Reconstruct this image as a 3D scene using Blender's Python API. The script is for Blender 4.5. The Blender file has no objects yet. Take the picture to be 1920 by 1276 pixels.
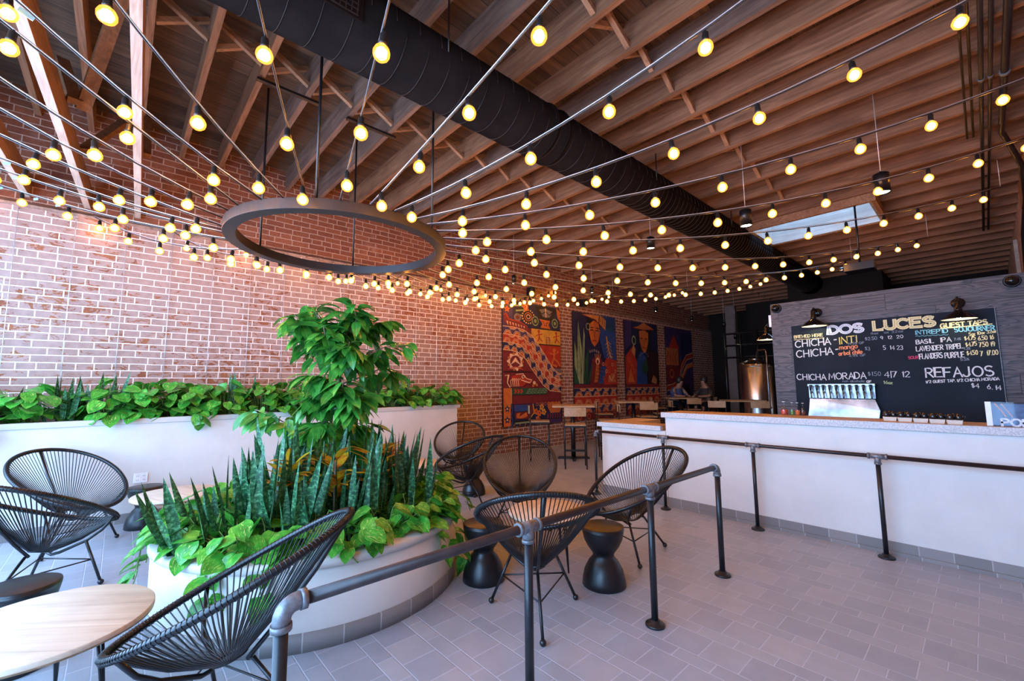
import bpy, math, random
from mathutils import Vector, Matrix
random.seed(7)
PI = math.pi
SC = bpy.context.scene
COL = SC.collection

# ------------------------------------------------------------------ camera
EYE = Vector((0.0, 0.0, 1.45))
FPX = 803.7
def _axes(yaw, pit, roll):
    yaw, pit, roll = (math.radians(a) for a in (yaw, pit, roll))
    f = Vector((math.sin(yaw)*math.cos(pit), math.cos(yaw)*math.cos(pit), math.sin(pit)))
    r = Vector((math.cos(yaw), -math.sin(yaw), 0))
    u = r.cross(f)
    return (math.cos(roll)*r + math.sin(roll)*u, -math.sin(roll)*r + math.cos(roll)*u, f)
AR, AU, AF = _axes(-47.59, 5.95, -0.455)
cam_data = bpy.data.cameras.new('camera')
cam_data.sensor_width = 36.0
cam_data.lens = FPX/1920*36.0
cam_data.clip_start = 0.02
cam_data.clip_end = 200
cam = bpy.data.objects.new('camera', cam_data)
COL.objects.link(cam)
m3 = Matrix((AR, AU, -AF)).transposed()
cam.matrix_world = Matrix.Translation(EYE) @ m3.to_4x4()
SC.camera = cam

# ------------------------------------------------------------------ colour, exposure, world
SC.view_settings.view_transform = 'Standard'
SC.view_settings.look = 'None'
SC.view_settings.gamma = 1.0
SC.view_settings.use_curve_mapping = False
SC.view_settings.exposure = 0.1
try:
    SC.cycles.use_denoising = True
    SC.cycles.max_bounces = 8
    SC.cycles.diffuse_bounces = 4
    SC.cycles.transparent_max_bounces = 16
    SC.cycles.caustics_reflective = False
    SC.cycles.caustics_refractive = False
    SC.cycles.sample_clamp_indirect = 4.0
except Exception:
    pass
DAY = 16.0
world = bpy.data.worlds.new('daylight')
SC.world = world
world.use_nodes = True
bg = world.node_tree.nodes['Background']
bg.inputs['Color'].default_value = (0.35, 0.60, 1.0, 1)
bg.inputs['Strength'].default_value = DAY
def portal(name, loc, rot, sx, sy):
    l = bpy.data.lights.new(name, 'AREA')
    l.shape = 'RECTANGLE'; l.size = sx; l.size_y = sy
    l.cycles.is_portal = True
    o = bpy.data.objects.new(name, l)
    o.location = loc; o.rotation_euler = rot
    COL.objects.link(o)
portal('window_daylight', (-3.3, -1.62, 1.95), (PI/2, 0, 0), 7.2, 3.3)
portal('skylight_daylight', (-1.79, 8.9, 5.3), (0, 0, 0), 1.7, 1.15)
BULB = 95.0       # emission of the string bulbs' filaments
LAMP = 60.0

# ------------------------------------------------------------------ object helpers
def tag(o, label=None, cat=None, group=None, kind=None):
    if label: o['label'] = label
    if cat: o['category'] = cat
    if group: o['group'] = group
    if kind: o['kind'] = kind
    return o
def empty(name, loc=(0, 0, 0), rz=0.0):
    o = bpy.data.objects.new(name, None)
    o.empty_display_size = 0.1
    o.location = loc; o.rotation_euler = (0, 0, rz)
    COL.objects.link(o)
    return o
def copy_tree(o, parent=None):
    c = o.copy(); COL.objects.link(c)
    if parent is not None: c.parent = parent
    for ch in list(o.children):
        copy_tree(ch, c)
    return c
def orth(d):
    d = Vector(d).normalized()
    a = Vector((0, 0, 1)) if abs(d.z) < 0.9 else Vector((1, 0, 0))
    x = d.cross(a).normalized()
    return x, x.cross(d).normalized()
class MB:
    """collects shapes, then becomes one mesh object"""
    def __init__(s):
        s.v = []; s.f = []; s.mi = []; s.uv = []; s.sm = []
    def face(s, idx, mi=0, uv=None, sm=False):
        s.f.append(tuple(idx)); s.mi.append(mi); s.uv.append(uv); s.sm.append(sm)
    def add(s, pts):
        n = len(s.v); s.v += [tuple(p) for p in pts]; return n
    def box(s, lo, hi, mi=0, mat=None):
        x0, y0, z0 = lo; x1, y1, z1 = hi
        p = [(x0,y0,z0),(x1,y0,z0),(x1,y1,z0),(x0,y1,z0),(x0,y0,z1),(x1,y0,z1),(x1,y1,z1),(x0,y1,z1)]
        if mat is not None: p = [mat @ Vector(q) for q in p]
        n = s.add(p)
        for f in ((0,3,2,1),(4,5,6,7),(0,1,5,4),(1,2,6,5),(2,3,7,6),(3,0,4,7)):
            s.face([n+i for i in f], mi)
        return s
    def beam(s, a, b, w, h, mi=0, up=(0, 0, 1)):
        a, b = Vector(a), Vector(b); d = (b-a).normalized(); up = Vector(up)
        x = d.cross(up).normalized(); y = x.cross(d).normalized()
        p = []
        for c in (a, b):
            for sx, sy in ((-1,-1),(1,-1),(1,1),(-1,1)):
                p.append(c + x*(sx*w/2) + y*(sy*h/2))
        n = s.add(p)
        for f in ((0,1,2,3),(7,6,5,4),(0,4,5,1),(1,5,6,2),(2,6,7,3),(3,7,4,0)):
            s.face([n+i for i in f], mi)
        return s
    def tube(s, pts, r, k=6, mi=0, closed=False, caps=True):
        pts = [Vector(p) for p in pts]; n = len(pts)
        rs = r if isinstance(r, (list, tuple)) else [r]*n
        base = len(s.v); px = None
        for i, p in enumerate(pts):
            if closed: d = pts[(i+1) % n] - pts[i-1]
            else: d = pts[min(i+1, n-1)] - pts[max(i-1, 0)]
            if d.length < 1e-9: d = Vector((0, 0, 1))
            d.normalize()
            if px is None: x, y = orth(d)
            else:
                x = px - d*px.dot(d)
                if x.length < 1e-6: x, y = orth(d)
                else: x.normalize()
                y = x.cross(d).normalized()
            px = x
            for j in range(k):
                a = 2*PI*j/k
                s.v.append(tuple(p + (x*math.cos(a) + y*math.sin(a))*rs[i]))
        m = n if closed else n-1
        for i in range(m):
            a = base + i*k; b = base + ((i+1) % n)*k
            for j in range(k):
                s.face((a+j, a+(j+1) % k, b+(j+1) % k, b+j), mi, None, True)
        if caps and not closed:
            s.face([base+j for j in reversed(range(k))], mi)
            s.face([base+(n-1)*k+j for j in range(k)], mi)
        return s
    def lathe(s, prof, c=(0, 0, 0), k=24, mi=0, axis=None, sm=True, caps=True):
        c = Vector(c)
        if axis is None: X, Y, Z = Vector((1,0,0)), Vector((0,1,0)), Vector((0,0,1))
        else:
            Z = Vector(axis).normalized(); X, Y = orth(Z)
        base = len(s.v)
        for r, z in prof:
            for j in range(k):
                a = 2*PI*j/k
                s.v.append(tuple(c + X*(r*math.cos(a)) + Y*(r*math.sin(a)) + Z*z))
        for i in range(len(prof)-1):
            a = base+i*k; b = a+k
            for j in range(k):
                s.face((a+j, a+(j+1) % k, b+(j+1) % k, b+j), mi, None, sm)
        if not caps: return s
        if prof[0][0] > 1e-6: s.face([base+j for j in reversed(range(k))], mi)
        if prof[-1][0] > 1e-6: s.face([base+(len(prof)-1)*k+j for j in range(k)], mi)
        return s
    def ball(s, c, r, k=10, mi=0, sz=1.0):
        prof = [(max(1e-4, r*math.sin(PI*i/k)), -r*sz*math.cos(PI*i/k)) for i in range(k+1)]
        return s.lathe(prof, c, max(8, k), mi)
    def prism(s, outline, z0, z1, mi=0):
        n = len(outline)
        b = s.add([(x, y, z0) for x, y in outline]); t = s.add([(x, y, z1) for x, y in outline])
        s.face([b+i for i in reversed(range(n))], mi); s.face([t+i for i in range(n)], mi)
        for i in range(n):
            s.face((b+i, b+(i+1) % n, t+(i+1) % n, t+i), mi)
        return s
    def leaf(s, base, d, up, L, W, fold=0.15, droop=0.5, shape='lance', n=6, mi=0):
        p = Vector(base); d = Vector(d).normalized(); up = Vector(up)
        rows = []; st = L/n
        for i in range(n+1):
            t = i/n
            if shape == 'lance': w = math.sin(PI*min(1, t**0.8))**0.8
            elif shape == 'heart': w = (math.sin(PI*(0.17+0.83*t)))**0.75*(1.12-0.35*t) if t < 1 else 0
            elif shape == 'sword': w = min(1, 0.55+1.2*t)*(1-max(0, (t-0.55)/0.45)**1.6)
            else: w = math.sin(PI*t)
            side = d.cross(up)
            if side.length < 1e-4: side = orth(d)[0]
            side.normalize(); nr = side.cross(d).normalized()
            ww = W*0.5*max(w, 0.015)
            rows.append((p - side*ww + nr*ww*fold, p.copy(), p + side*ww + nr*ww*fold))
            p = p + d*st
            d = (d + Vector((0, 0, -1))*droop/n).normalized()
        b = len(s.v)
        for a in rows: s.v += [tuple(q) for q in a]
        for i in range(n):
            for j in (0, 1):
                q = b+i*3+j
                s.face((q, q+1, q+4, q+3), mi, ((j*.5, i/n), (j*.5+.5, i/n), (j*.5+.5, (i+1)/n), (j*.5, (i+1)/n)), True)
        return s
    def build(s, name, mats, parent=None, loc=None, rz=0.0):
        me = bpy.data.meshes.new(name)
        me.from_pydata(s.v, [], s.f)
        if not isinstance(mats, (list, tuple)): mats = [mats]
        for m in mats: me.materials.append(m)
        if len(mats) > 1: me.polygons.foreach_set('material_index', s.mi)
        me.polygons.foreach_set('use_smooth', s.sm)
        if any(u is not None for u in s.uv):
            ul = me.uv_layers.new(name='UVMap'); flat = []
            for f, u in zip(s.f, s.uv):
                for i in range(len(f)):
                    flat += list(u[i]) if u else [0.0, 0.0]
            ul.data.foreach_set('uv', flat)
        me.update()
        o = bpy.data.objects.new(name, me)
        COL.objects.link(o)
        if parent is not None: o.parent = parent
        if loc is not None: o.location = loc
        o.rotation_euler = (0, 0, rz)
        return o
def bevel(o, w=0.004, n=2):
    m = o.modifiers.new('bevel', 'BEVEL'); m.width = w; m.segments = n; m.limit_method = 'ANGLE'
    return o
ORD = ['first','second','third','fourth','fifth','sixth','seventh','eighth','ninth','tenth','eleventh','twelfth','thirteenth','fourteenth','fifteenth','sixteenth','seventeenth','eighteenth','nineteenth','twentieth']

# ------------------------------------------------------------------ material helpers
def sockval(nt, sock, v):
    if isinstance(v, bpy.types.NodeSocket): nt.links.new(v, sock)
    elif v is not None:
        if isinstance(v, (tuple, list)) and len(v) == 3 and sock.type == 'RGBA': v = (*v, 1)
        sock.default_value = v
class NT:
    def __init__(s, name):
        s.m = bpy.data.materials.new(name); s.m.use_nodes = True
        s.t = s.m.node_tree; s.b = s.t.nodes['Principled BSDF']
    def n(s, typ, **kw):
        nd = s.t.nodes.new(typ)
        for k, v in kw.items():
            if k.startswith('i_'):
                key = k[2:]
                sk = nd.inputs[int(key)] if key.isdigit() else nd.inputs[key.replace('_', ' ')]
                sockval(s.t, sk, v)
            else: setattr(nd, k, v)
        return nd
    def math(s, op, a, b=0.0, c=None):
        nd = s.t.nodes.new('ShaderNodeMath'); nd.operation = op
        sockval(s.t, nd.inputs[0], a); sockval(s.t, nd.inputs[1], b)
        if c is not None: sockval(s.t, nd.inputs[2], c)
        return nd.outputs[0]
    def mix(s, f, a, b, blend='MIX'):
        nd = s.t.nodes.new('ShaderNodeMix'); nd.data_type = 'RGBA'; nd.blend_type = blend
        sockval(s.t, nd.inputs['Factor'], f); sockval(s.t, nd.inputs[6], a); sockval(s.t, nd.inputs[7], b)
        return nd.outputs[2]
    def noise(s, vec, scale=5, detail=4, rough=0.55, dist=0.0):
        nd = s.n('ShaderNodeTexNoise'); nd.inputs['Scale'].default_value = scale
        nd.inputs['Detail'].default_value = detail; nd.inputs['Roughness'].default_value = rough
        nd.inputs['Distortion'].default_value = dist
        if vec is not None: s.t.links.new(vec, nd.inputs['Vector'])
        return nd.outputs['Fac']
    def ramp(s, f, stops):
        nd = s.n('ShaderNodeValToRGB'); e = nd.color_ramp.elements
        while len(e) > len(stops): e.remove(e[-1])
        while len(e) < len(stops): e.new(0.5)
        for el, (p, c) in zip(e, stops):
            el.position = p; el.color = (*c, 1) if len(c) == 3 else c
        s.t.links.new(f, nd.inputs[0]); return nd.outputs[0]
    def step(s, f, lo, hi):
        nd = s.n('ShaderNodeMapRange'); nd.clamp = True
        sockval(s.t, nd.inputs[0], f); nd.inputs[1].default_value = lo; nd.inputs[2].default_value = hi
        nd.inputs[3].default_value = 0; nd.inputs[4].default_value = 1
        return nd.outputs[0]
    def pos(s):
        return s.n('ShaderNodeNewGeometry').outputs['Position']
    def obj(s):
        return s.n('ShaderNodeTexCoord').outputs['Object']
    def uv(s):
        return s.n('ShaderNodeTexCoord').outputs['UV']
    def sep(s, v):
        nd = s.n('ShaderNodeSeparateXYZ'); s.t.links.new(v, nd.inputs[0]); return nd.outputs
    def comb(s, x, y, z=0.0):
        nd = s.n('ShaderNodeCombineXYZ')
        for i, v in enumerate((x, y, z)): sockval(s.t, nd.inputs[i], v)
        return nd.outputs[0]
    def scale(s, v, sx, sy, sz):
        nd = s.n('ShaderNodeVectorMath'); nd.operation = 'MULTIPLY'
        s.t.links.new(v, nd.inputs[0]); nd.inputs[1].default_value = (sx, sy, sz); return nd.outputs[0]
    def bump(s, h, strength=0.3, dist=0.01):
        nd = s.n('ShaderNodeBump'); nd.inputs['Strength'].default_value = strength
        nd.inputs['Distance'].default_value = dist
        s.t.links.new(h, nd.inputs['Height']); s.t.links.new(nd.outputs[0], s.b.inputs['Normal'])
    def out(s, color=None, rough=None, metal=None, **kw):
        if color is not None: sockval(s.t, s.b.inputs['Base Color'], color)
        if rough is not None: sockval(s.t, s.b.inputs['Roughness'], rough)
        if metal is not None: sockval(s.t, s.b.inputs['Metallic'], metal)
        for k, v in kw.items(): sockval(s.t, s.b.inputs[k.replace('_', ' ')], v)
        return s.m
def plain(name, c, rough=0.5, metal=0.0, var=0.12, scale=6.0):
    t = NT(name); v = t.noise(t.obj(), scale, 3)
    dark = tuple(x*(1-var) for x in c); lite = tuple(min(1, x*(1+var)) for x in c)
    return t.out(t.ramp(v, [(0.3, dark), (0.7, lite)]), rough, metal)
def glow(name, c, strength):
    t = NT(name)
    return t.out((0.02, 0.02, 0.02), 0.5, 0, Emission_Color=c, Emission_Strength=strength)
# ------------------------------------------------------------------ materials
M = {}
def brick_mat(name, washed, c1, c2, mort, wash=(0.62, 0.47, 0.44)):
    t = NT(name); x = t.sep(t.pos()); vec = t.comb(x[1], x[2])
    wob = t.noise(t.pos(), 2.2, 2); vec2 = t.comb(x[1], t.math('ADD', x[2], t.math('MULTIPLY', t.math('SUBTRACT', wob, 0.5), 0.02)))
    b = t.n('ShaderNodeTexBrick'); b.offset = 0.5; b.squash = 0.62; b.squash_frequency = 5
    t.t.links.new(vec2, b.inputs['Vector'])
    b.inputs['Color1'].default_value = (*c1, 1); b.inputs['Color2'].default_value = (*c2, 1)
    b.inputs['Mortar'].default_value = (*mort, 1)
    for k, v in (('Scale', 1.0), ('Mortar Size', 0.0065), ('Mortar Smooth', 0.25), ('Bias', -0.1), ('Brick Width', 0.248), ('Row Height', 0.083)):
        b.inputs[k].default_value = v
    col = b.outputs['Color']; fac = b.outputs['Fac']
    n1 = t.noise(t.scale(t.pos(), 1, 1, 1.6), 26, 5, 0.65)
    col = t.mix(0.55, col, t.ramp(n1, [(0.3, (0.35, 0.3, 0.28)), (0.7, (1, 0.95, 0.9))]), 'MULTIPLY')
    if washed:
        big = t.noise(t.pos(), 0.9, 3); chip = t.noise(t.scale(t.pos(), 1, 1, 1.9), 8.0, 6, 0.72, 0.8)
        far = t.step(x[1], 2.0, 8.0)
        thr = t.math('ADD', t.math('MULTIPLY', big, 0.34), t.math('MULTIPLY', chip, 0.66))
        m = t.step(t.math('SUBTRACT', thr, t.math('MULTIPLY', far, 0.035)), 0.444, 0.468)
        tint = t.ramp(t.noise(t.pos(), 14, 4), [(0.3, tuple(v*0.86 for v in wash)), (0.7, tuple(min(1, v*1.14) for v in wash))])
        face = t.mix(t.math('MULTIPLY', m, t.math('SUBTRACT', 0.93, t.math('MULTIPLY', far, 0.60))), col, tint)
        col = t.mix(fac, face, (*mort, 1))
    else:
        pat = t.step(t.noise(t.pos(), 1.5, 5, 0.6), 0.60, 0.70)
        col = t.mix(t.math('MULTIPLY', pat, 0.55), col, (0.42, 0.27, 0.21, 1))
    h = t.math('ADD', t.math('SUBTRACT', 1.0, fac), t.math('MULTIPLY', n1, 0.5))
    t.bump(h, 0.55, 0.012)
    return t.out(col, 0.9)
M['brick'] = brick_mat('washed_brick', True, (0.26, 0.085, 0.035), (0.36, 0.14, 0.06), (0.74, 0.66, 0.61), (0.345, 0.235, 0.20))
M['brick_up'] = brick_mat('bare_brick', False, (0.20, 0.065, 0.035), (0.30, 0.11, 0.055), (0.50, 0.37, 0.30))
M['brick_ledge'] = plain('ledge_mortar', (0.30, 0.20, 0.15), 0.95, 0, 0.4, 14)
def floor_mat():
    t = NT('quarry_tile'); x = t.sep(t.pos()); P = 0.2995
    v = t.math('DIVIDE', t.math('ADD', x[1], 100*P-0.886), P)
    row = t.math('FLOOR', v); fr = t.math('MULTIPLY', t.math('SUBTRACT', v, row), P)
    wide = t.math('LESS_THAN', fr, 0.2025)
    d1 = t.math('MINIMUM', t.math('MINIMUM', fr, t.math('SUBTRACT', P, fr)), t.math('ABSOLUTE', t.math('SUBTRACT', fr, 0.2025)))
    off = t.math('ADD', 0.447+100*0.2025, t.math('MULTIPLY', wide, -0.102))
    u = t.math('DIVIDE', t.math('ADD', x[0], off), 0.2025)
    ui = t.math('FLOOR', u); uf = t.math('MULTIPLY', t.math('SUBTRACT', u, ui), 0.2025)
    d2 = t.math('MINIMUM', uf, t.math('SUBTRACT', 0.2025, uf))
    d = t.math('MINIMUM', d1, d2)
    tile = t.step(d, 0.0022, 0.0042)
    wn = t.n('ShaderNodeTexWhiteNoise'); wn.noise_dimensions = '2D'
    t.t.links.new(t.comb(ui, t.math('ADD', t.math('MULTIPLY', row, 2.0), wide)), wn.inputs['Vector'])
    col = t.ramp(wn.outputs['Value'], [(0.0, (0.315, 0.342, 0.392)), (0.5, (0.345, 0.375, 0.424)), (1.0, (0.39, 0.405, 0.442))])
    n = t.noise(t.pos(), 7, 5, 0.6)
    col = t.mix(0.5, col, t.ramp(n, [(0.3, (0.72, 0.72, 0.74)), (0.7, (1, 1, 1))]), 'MULTIPLY')
    col = t.mix(tile, (0.46, 0.49, 0.56, 1), col)
    t.bump(tile, 0.5, 0.003)
    return t.out(col, t.math('ADD', 0.30, t.math('MULTIPLY', n, 0.22)))
M['floor'] = floor_mat()
def wood(name, c1, c2, axis=0, rough=0.7, grain=9.0, dark=0.5, local=False, board=0.0):
    """sawn timber with the grain along an axis; board > 0 splits it into boards of that width"""
    t = NT(name); p = t.obj() if local else t.pos(); x = t.sep(p)
    sc = [grain, grain, grain]; sc[axis] = grain*0.07
    v = t.scale(p, *sc)
    n1 = t.noise(v, 2.2, 7, 0.62, 1.2); n2 = t.noise(p, 1.7, 3)
    col = t.ramp(n1, [(0.25, tuple(c*dark for c in c1)), (0.48, c1), (0.75, c2)])
    col = t.mix(0.7, col, t.ramp(n2, [(0.3, (0.55, 0.5, 0.48)), (0.7, (1.0, 1.0, 1.0))]), 'MULTIPLY')
    h = n1
    if board > 0:
        other = {0: (1, 2), 1: (0, 2), 2: (0, 1)}[axis]
        q = t.math('DIVIDE', t.math('ADD', x[other[0]], 50.0), board)
        qi = t.math('FLOOR', q); qf = t.math('SUBTRACT', q, qi)
        l = t.math('FLOOR', t.math('DIVIDE', t.math('ADD', x[axis], t.math('MULTIPLY', qi, 1.37)), 2.4))
        wn = t.n('ShaderNodeTexWhiteNoise'); wn.noise_dimensions = '2D'
        t.t.links.new(t.comb(qi, l), wn.inputs['Vector'])
        col = t.mix(0.8, col, t.ramp(wn.outputs['Value'], [(0, (0.35, 0.3, 0.28)), (0.6, (0.9, 0.85, 0.8)), (1, (1.3, 1.25, 1.2))]), 'MULTIPLY')
        gap = t.step(t.math('MINIMUM', qf, t.math('SUBTRACT', 1.0, qf)), 0.012, 0.03)
        col = t.mix(gap, (0.015, 0.01, 0.008, 1), col)
        h = t.math('ADD', t.math('MULTIPLY', n1, 0.4), gap)
    t.bump(h, 0.35, 0.006)
    return t.out(col, rough)
M['joist'] = wood('joist_timber', (0.25, 0.115, 0.055), (0.40, 0.205, 0.105), 0)
M['joist_grey'] = wood('weathered_joist', (0.17, 0.10, 0.07), (0.30, 0.19, 0.135), 0)
M['brace'] = wood('brace_timber', (0.36, 0.19, 0.10), (0.52, 0.30, 0.16), 1)
M['tie'] = wood('daylit_tie_underside', (0.50, 0.38, 0.30), (0.66, 0.54, 0.46), 0, 0.8, 14.0, 0.7)  # pale tone paints in the window daylight on the beam undersides
M['tie_side'] = wood('old_tie_side', (0.22, 0.10, 0.04), (0.34, 0.16, 0.07), 0)
M['deck'] = wood('roof_deck', (0.115, 0.062, 0.032), (0.22, 0.125, 0.066), 1, 0.8, 7.0, 0.45, False, 0.19)
M['clad'] = wood('dark_oak_cladding', (0.045, 0.038, 0.046), (0.105, 0.088, 0.098), 0, 0.55, 5.5, 0.35, False, 0)
def clad_mat():
    t = NT('dark_oak_planks'); x = t.sep(t.pos())
    row = t.math('FLOOR', t.math('DIVIDE', x[2], 0.19)); rf = t.math('SUBTRACT', t.math('DIVIDE', x[2], 0.19), row)
    sh = t.math('MULTIPLY', t.math('FRACT', t.math('MULTIPLY', row, 0.371)), 1.1)
    q = t.math('DIVIDE', t.math('ADD', t.math('ADD', x[0], 20.0), sh), 1.1); qi = t.math('FLOOR', q); qf = t.math('SUBTRACT', q, qi)
    wn = t.n('ShaderNodeTexWhiteNoise'); wn.noise_dimensions = '2D'; t.t.links.new(t.comb(qi, row), wn.inputs['Vector'])
    v = t.comb(t.math('ADD', t.math('MULTIPLY', x[0], 0.9), t.math('MULTIPLY', wn.outputs['Value'], 9.0)), t.math('MULTIPLY', x[1], 3.0), t.math('MULTIPLY', x[2], 8.5))
    g = t.noise(v, 1.1, 2, 0.45, 0.9); rings = t.math('FRACT', t.math('MULTIPLY', g, 14.0))
    fine = t.noise(t.scale(t.pos(), 4, 20, 160), 1.0, 3, 0.6)
    col = t.ramp(rings, [(0.0, (0.008, 0.007, 0.010)), (0.22, (0.034, 0.027, 0.030)), (0.45, (0.085, 0.066, 0.070)), (0.9, (0.100, 0.080, 0.084)), (1.0, (0.012, 0.010, 0.013))])
    col = t.mix(0.55, col, t.ramp(fine, [(0.35, (0.45, 0.42, 0.45)), (0.65, (1.1, 1.05, 1.05))]), 'MULTIPLY')
    col = t.mix(0.6, col, t.ramp(wn.outputs['Value'], [(0, (0.6, 0.6, 0.65)), (1, (1.15, 1.05, 1.05))]), 'MULTIPLY')
    gap = t.step(t.math('MINIMUM', t.math('MINIMUM', rf, t.math('SUBTRACT', 1, rf)), t.math('MULTIPLY', t.math('MINIMUM', qf, t.math('SUBTRACT', 1, qf)), 5.0)), 0.006, 0.02)
    t.bump(t.math('ADD', gap, t.math('MULTIPLY', rings, 0.25)), 0.3, 0.004)
    return t.out(t.mix(gap, (0.01, 0.01, 0.012, 1), col), 0.5)
M['clad'] = clad_mat()
def cement(name, c, sc=3.0):
    t = NT(name); n = t.noise(t.pos(), sc, 7, 0.6, 0.5); n2 = t.noise(t.pos(), 30, 3)
    t.bump(n2, 0.08, 0.003)
    return t.out(t.ramp(n, [(0.25, tuple(v*0.86 for v in c)), (0.75, c)]), 0.62)
M['cement'] = cement('pale_microcement', (0.70, 0.665, 0.615))
M['cap'] = cement('planter_cap_stone', (0.60, 0.56, 0.51), 6)
M['bar_white'] = cement('bar_front_plaster', (0.74, 0.715, 0.68))
def terrazzo():
    t = NT('grey_terrazzo'); n = t.noise(t.pos(), 90, 3); 
    return t.out(t.ramp(n, [(0.35, (0.42, 0.41, 0.42)), (0.65, (0.66, 0.64, 0.64))]), 0.45)
M['terrazzo'] = terrazzo()
def base_tile(round_=False):
    t = NT('grey_base_tile'); x = t.sep(t.obj())
    if round_:
        a = t.math('ARCTAN2', x[1], x[0]); q = t.math('MULTIPLY', a, 1.05/0.215)
    else: q = t.math('DIVIDE', t.math('ADD', x[0], x[1]), 0.2025)
    f = t.math('FRACT', t.math('ADD', q, 100.0)); tile = t.step(t.math('MINIMUM', f, t.math('SUBTRACT', 1, f)), 0.012, 0.022)
    wn = t.n('ShaderNodeTexWhiteNoise'); wn.noise_dimensions = '1D'; t.t.links.new(t.math('FLOOR', t.math('ADD', q, 100.0)), wn.inputs['W'])
    col = t.ramp(wn.outputs['Value'], [(0, (0.20, 0.185, 0.18)), (1, (0.29, 0.265, 0.255))])
    t.bump(tile, 0.4, 0.003)
    return t.out(t.mix(tile, (0.42, 0.40, 0.40, 1), col), 0.4)
M['base_round'] = base_tile(True); M['base'] = base_tile()
M['oak_top'] = wood('pale_ash_top', (0.72, 0.58, 0.43), (0.84, 0.73, 0.58), 0, 0.5, 6.0, 0.72, True)
M['oak_edge'] = wood('ash_edge', (0.36, 0.21, 0.11), (0.58, 0.38, 0.22), 0, 0.6, 12.0, 0.6, True)
M['bar_wood'] = wood('bar_top_wood', (0.58, 0.36, 0.18), (0.72, 0.50, 0.28), 0, 0.45, 8.0, 0.8)
M['seat_wood'] = wood('stool_wood', (0.44, 0.28, 0.14), (0.60, 0.42, 0.24), 0, 0.5, 12.0, 0.7, True)
M['black'] = plain('black_steel', (0.005, 0.006, 0.008), 0.34, 0.0)
M['pipe'] = plain('black_iron_pipe', (0.010, 0.011, 0.014), 0.36, 0.1, 0.4, 30)
M['pipe_rail'] = plain('oiled_iron_pipe', (0.026, 0.013, 0.012), 0.35, 0.1, 0.4, 20)
M['galv'] = plain('galvanised_fitting', (0.19, 0.195, 0.21), 0.5, 0.6, 0.35, 60)
M['cord'] = plain('black_vinyl_cord', (0.003, 0.004, 0.006), 0.32, 0.0)
M['stool_black'] = plain('black_ceramic_resin', (0.004, 0.005, 0.007), 0.34, 0.0, 0.3, 5)
M['duct'] = plain('painted_duct', (0.012, 0.009, 0.008), 0.62, 0.0, 0.2, 4)
M['duct'].node_tree.nodes['Principled BSDF'].inputs['Specular IOR Level'].default_value = 0.0
M['duct_seam'] = plain('duct_seam_metal', (0.035, 0.030, 0.028), 0.4, 0.3)
M['ring'] = plain('bronze_ring_paint', (0.028, 0.026, 0.028), 0.42, 0.3, 0.1)
M['wire'] = plain('bright_steel_wire', (0.62, 0.62, 0.66), 0.35, 0.5)
M['cable'] = plain('dark_light_cable', (0.02, 0.02, 0.02), 0.4, 0)
M['socket'] = plain('bakelite_socket', (0.012, 0.012, 0.012), 0.4, 0)
M['tag'] = plain('blue_tape_tag', (0.25, 0.55, 0.72), 0.4, 0)
M['filament'] = glow('lit_filament', (1.0, 0.56, 0.19), BULB)
def glass(name, tint, gloss=0.08, alpha=0.85):
    t = NT(name); t.t.nodes.remove(t.b)
    tr = t.n('ShaderNodeBsdfTransparent'); tr.inputs[0].default_value = (*tint, 1)
    gl = t.n('ShaderNodeBsdfGlossy'); gl.inputs['Roughness'].default_value = 0.04
    mx = t.n('ShaderNodeMixShader'); mx.inputs[0].default_value = gloss
    t.t.links.new(tr.outputs[0], mx.inputs[1]); t.t.links.new(gl.outputs[0], mx.inputs[2])
    t.t.links.new(mx.outputs[0], t.t.nodes['Material Output'].inputs[0])
    return t.m
M['amber'] = glass('amber_bulb_glass', (1.0, 0.66, 0.25), 0.06)
def lit(m, c, e):
    """glass of a burning bulb: the coating scatters some of the filament's light"""
    nt = m.node_tree; o = nt.nodes['Material Output']; src = o.inputs[0].links[0].from_socket
    em = nt.nodes.new('ShaderNodeEmission'); em.inputs[0].default_value = (*c, 1); em.inputs[1].default_value = e
    ad = nt.nodes.new('ShaderNodeAddShader'); nt.links.new(src, ad.inputs[0]); nt.links.new(em.outputs[0], ad.inputs[1]); nt.links.new(ad.outputs[0], o.inputs[0])
lit(M['amber'], (1.0, .42, .07), 1.1)
M['pane'] = glass('window_glass', (0.95, 0.97, 0.97), 0.05)
M['acrylic'] = glass('clear_acrylic', (0.92, 0.95, 0.97), 0.015)
M['lens'] = glow('downlight_lens', (1.0, 0.90, 0.72), LAMP*0.35)
M['lamp_inner'] = glow('lamp_bulb', (1.0, 0.84, 0.55), LAMP)
M['enamel'] = plain('white_enamel', (0.85, 0.80, 0.68), 0.4, 0)
M['shade'] = plain('black_enamel_shade', (0.008, 0.008, 0.009), 0.08, 0.4)
M['white_plastic'] = plain('white_plastic', (0.82, 0.82, 0.80), 0.4)
M['soil'] = plain('potting_soil', (0.022, 0.015, 0.010), 0.95, 0, 0.5, 30)
M['plaster_right'] = plain('rough_pink_plaster', (0.40, 0.27, 0.22), 0.95, 0, 0.35, 12)
M['white_paint'] = wood('whitewashed_boards', (0.42, 0.40, 0.37), (0.56, 0.53, 0.49), 0, 0.85, 4.0, 0.7)
M['chalkboard'] = plain('chalkboard_paint', (0.011, 0.017, 0.027), 0.7, 0, 0.3, 2)
M['chalkboard'].node_tree.nodes['Principled BSDF'].inputs['Specular IOR Level'].default_value = 0.15
M['steel'] = plain('brushed_stainless', (0.24, 0.24, 0.25), 0.28, 1.0, 0.5, 5)
M['tank'] = plain('brew_tank_steel', (0.45, 0.43, 0.41), 0.25, 1.0, 0.2, 3)
M['dark_wall'] = plain('dark_back_wall', (0.008, 0.007, 0.006), 0.95)
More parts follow.
